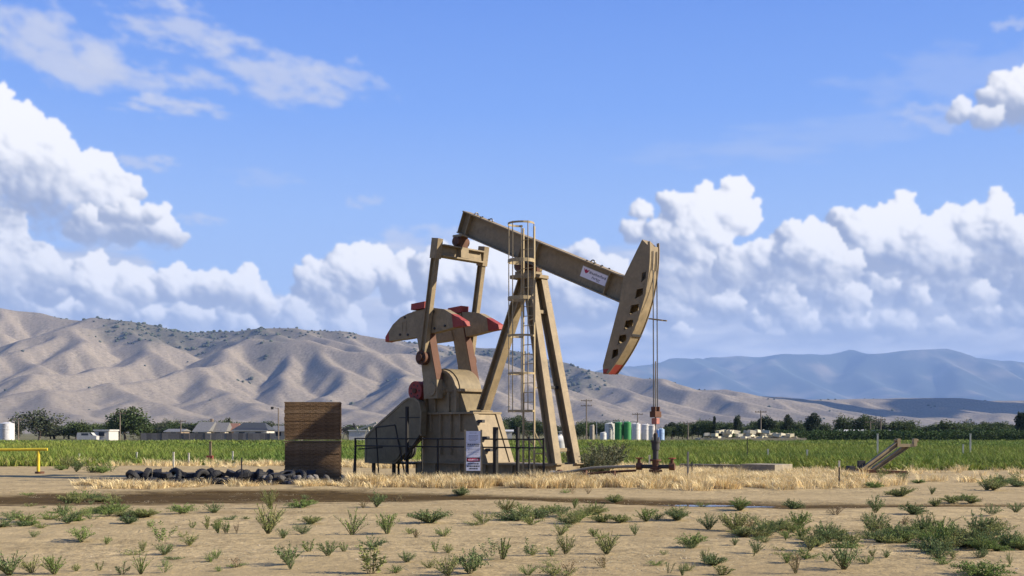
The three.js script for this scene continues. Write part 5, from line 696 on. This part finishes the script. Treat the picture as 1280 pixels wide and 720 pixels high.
// power poles
function pole(px, top, d, label, arms = 1, lamp) { const h = HY(top, d), g = thing(lamp ? 'lamp_pole' : 'power_pole', label, lamp ? 'lamp pole' : 'power pole', [PX(px, d), 0, -d]); const wood = paint(C(.20, .165, .13)); sub('pole', cyl(0, h / 2, 0, .13, h, 'y', 8, .1), wood, g); for (let k = 0; k < arms; k++) { const y = h - .35 - k * .9, a = sub('crossarm', box(-1.0, 1.0, y, y + .13, -.08, .08), wood, g); for (const x of [-.9, -.4, .4, .9]) sub('insulator', cyl(x, y + .2, 0, .05, .14, 'y', 6), M.grey, a); } if (lamp) { sub('arm', bar(V(0, h - .1, 0), V(-1.1, h + .1, 0), .08, .08), M.grey, g); sub('lamp_head', box(-1.35, -.9, h - .25, h + .22, -.16, .16), M.dark, g); } return g; }
pole(348, 510, 205, 'slim grey lamp pole beside the dark roofed house', 0, 1); pole(733, 499, 200, 'tall wooden power pole with two crossarms behind the pump jack legs', 2); pole(797, 516, 212, 'wooden power pole rising in front of the white tanks'); pole(951, 513, 195, 'pale wooden power pole behind the pale pile', 1); pole(150, 515, 205, 'power pole standing against the large dense tree', 1); pole(226, 525, 215, 'short power pole over the low grey house', 1); pole(23, 523, 216, 'power pole beside the airy grey green tree', 1); pole(1088, 526, 215, 'power pole past the long white shed', 1); pole(1101, 523, 225, 'power pole by the small white shed', 1); pole(860, 528, 235, 'distant power pole beyond the wellhead', 1);
// two small pump jacks across the field
function smallPump(px, d, s, mat, label, tilt, turn) { const g = thing('small_pump_jack', label, 'pump jack', [PX(px, d), 0, -d], turn); g.scale.setScalar(s); sub('base', box(-2.4, 1.4, 0, .3, -.5, .5), M.dark, g); const po = sub('samson_post', box(-.2, .2, 3.1, 3.3, -.3, .3), mat, g); for (const q of [[.9, .4], [.9, -.4], [-.9, .4], [-.9, -.4]]) sub('leg', bar(V(q[0], .3, q[1]), V(q[0] * .1, 3.2, q[1] * .4), .14, .14), mat, po); const b = new THREE.Group(); b.name = 'walking_beam'; b.position.set(0, 3.4, 0); b.rotation.z = tilt; g.add(b); sub('beam', box(-2.2, 2.4, 0, .42, -.12, .12), mat, b); sub('horse_head', plate([[2.3, -.7], [2.65, -.6], [2.75, .3], [2.6, 1.0], [2.3, .9]], -.14, .14), mat, b); sub('pitman_arm', bar(V(-2.0, 1.0, .4), V(-2.0, 3.4, .4), .12, .12), mat, g); sub('crank', box(-2.6, -1.2, .7, 1.3, -.5, .5), mat, g); sub('gear_box', box(-2.3, -1.3, .3, 1.2, -.3, .3), mat, g); return g; }
smallPump(432, 185, .62, M.dark, 'small dark pump jack across the field past the brown crates', .3, .05); smallPump(460, 190, .75, paint(C(.62, .58, .45)), 'small cream pump jack with its head raised across the field', -.35, Math.PI - .1);
// parked vehicles by the houses
{ const g = thing('parked_van', 'white van parked by the low shed behind the crop', 'van', [PX(110, 203), 0, -203]); g.scale.setScalar(.8); sub('body', plate([[-2.2, .4], [2.2, .4], [2.25, 1.2], [1.5, 1.4], [1.0, 2.0], [-2.1, 2.0], [-2.25, 1.2]], -.9, .9), M.white, g); sub('windscreen', plate([[1.15, 1.42], [1.5, 1.4], [1.05, 1.95], [.6, 1.95]], .9, .91), glass, g); sub('side_window', box(-1.2, .4, 1.35, 1.85, .9, .91), glass, g); for (const x of [-1.4, 1.4]) for (const z of [.75, -.75]) { const w = sub('wheel', cyl(x, .36, z, .36, .24, 'z', 18), M.dark, g); sub('rim', cyl(x, .36, z + Math.sign(z) * .125, .2, .02, 'z', 14), M.steel, w); } }
// a long low pile of pale crates across the field
{ const R = rng(61), ms = [[.66, .62, .48], [.58, .54, .40], [.72, .70, .58]].map((c) => paint(C(...c))), frame = join(box(-.55, .55, 0, .06, -.45, .45), box(-.55, .55, .06, .5, .41, .45), box(-.55, .55, .06, .5, -.45, -.41), box(-.55, -.51, .06, .5, -.41, .41), box(.51, .55, .06, .5, -.41, .41)), d = 180;
  for (let k = 0; k < 62; k++) { const px = lerp(884, 998, Math.pow(R(), .9)), lv = px > 900 && px < 965 ? Math.floor(R() * 3) : Math.floor(R() * 1.6), g = mesh('pale_crate', frame, ms[k % 3]); g.position.set(PX(px, d) , .42 + lv * .5 + (R()) * .05, -d - R() * 4); g.rotation.set((R() - .5) * .4, R() * 3, (R() - .5) * .4); tag(g, 'pale bleached crate tumbled in the long pile across the field', 'crate', 'pale crates piled across the field'); } 
  const mound = new THREE.BoxGeometry(17, .8, 5, 30, 3, 6); const mp = mound.attributes.position; for (let i = 0; i < mp.count; i++) mp.setY(i, mp.getY(i) + (mp.getY(i) > 0 ? .25 * fbm(mp.getX(i) * .4, mp.getZ(i) * .5, 3) : 0)); mound.translate(PX(941, d), .3, -d - 2); mound.computeVertexNormals(); setting(mesh('earth_bank', mound, paint(C(.45, .39, .26)))); }
{ // orchard rows past the crop, on the right
  const R = rng(66), S = [], geo = [0, 1].map(() => { const L = []; for (let i = 0; i < 90; i++) { const d = rnd3(R), o = V(d.x * .8, .95 + d.y * .72, d.z * .6); L.push(leafAt(o, rnd3(R), .3 + .25 * R(), .2, R, vary(R, [[.05, .085, .025], [.065, .1, .03], [.04, .065, .022]][i % 3]))); } return leafGeo(L); });
  for (let row = 0; row < 5; row++) for (let x = PX(1000, 185) - row * 2; x < 125; x += 1.15) S.push([x + (R() - .5) * .5, 184 + row * 4 + (R() - .5) * .4, 1 + .2 * R(), .98 + .22 * R(), R() * 6, R() < .5 ? 0 : 1, R()]);
  scatter('orchard_row', 'low dark green orchard rows running along the far edge of the crop', geo, leafMat, S, (s) => { const k = .8 + .4 * s[6]; return [k, k, k]; });
}

// ---------------------------------------------------------------- cumulus standing off to the side, out of the picture: their shadows lie on the low hills
{
  const mat = new THREE.MeshStandardMaterial({ color: C(.85, .85, .86), roughness: 1 });
  const lump = (seed, rx, rz) => { const g = new THREE.SphereGeometry(1, 40, 24), p = g.attributes.position; for (let i = 0; i < p.count; i++) { const x = p.getX(i), y = p.getY(i), z = p.getZ(i), k = 1 + .55 * fbm(x * 2 + seed, z * 2 + y * 1.3, 4) + .25 * noise(x * 5 + seed, z * 5 - y * 4); p.setXYZ(i, x * k * rx, (y > 0 ? y * .42 : y * .12) * k * rz, z * k * rz); } g.computeVertexNormals(); return g; };
  const shade = (x, d, rx, rz, hgt, label) => { const t = hgt / SUN.y, o = mesh('cloud', lump(x, rx, rz), mat); o.position.set(x + SUN.x * t, hgt, -d + SUN.z * t); tag(o, label, 'cloud'); };
  shade(1250, 4350, 520, 260, 1500, 'nearest white cumulus cloud off to the sunny side'); shade(2150, 4750, 640, 300, 1550, 'middle white cumulus cloud off to the sunny side'); shade(2600, 5800, 900, 300, 1600, 'farthest white cumulus cloud off to the sunny side');
}

// ---------------------------------------------------------------- alike things in a row are told apart by their place in it
{
  const word = ['leftmost', 'second from left', 'third from left', 'fourth from left', 'fifth from left', 'sixth from left', 'seventh from left', 'eighth from left', 'ninth from left', 'tenth from left', 'eleventh from left', 'twelfth from left', 'thirteenth from left', 'fourteenth from left', 'fifteenth from left', 'sixteenth from left', 'seventeenth from left', 'eighteenth from left'];
  const by = new Map(); for (const o of scene.children) if (o.userData.group) { const k = o.userData.label; if (!by.has(k)) by.set(k, []); by.get(k).push(o); }
  for (const [k, v] of by) { if (v.length < 2) continue; v.sort((a, b) => a.position.x / -a.position.z - b.position.x / -b.position.z); if (v.length <= word.length) v.forEach((o, i) => { o.userData.label = `${k}, ${i === v.length - 1 && i ? 'rightmost' : word[i]}`; }); }
}
renderer.render(scene, camera);
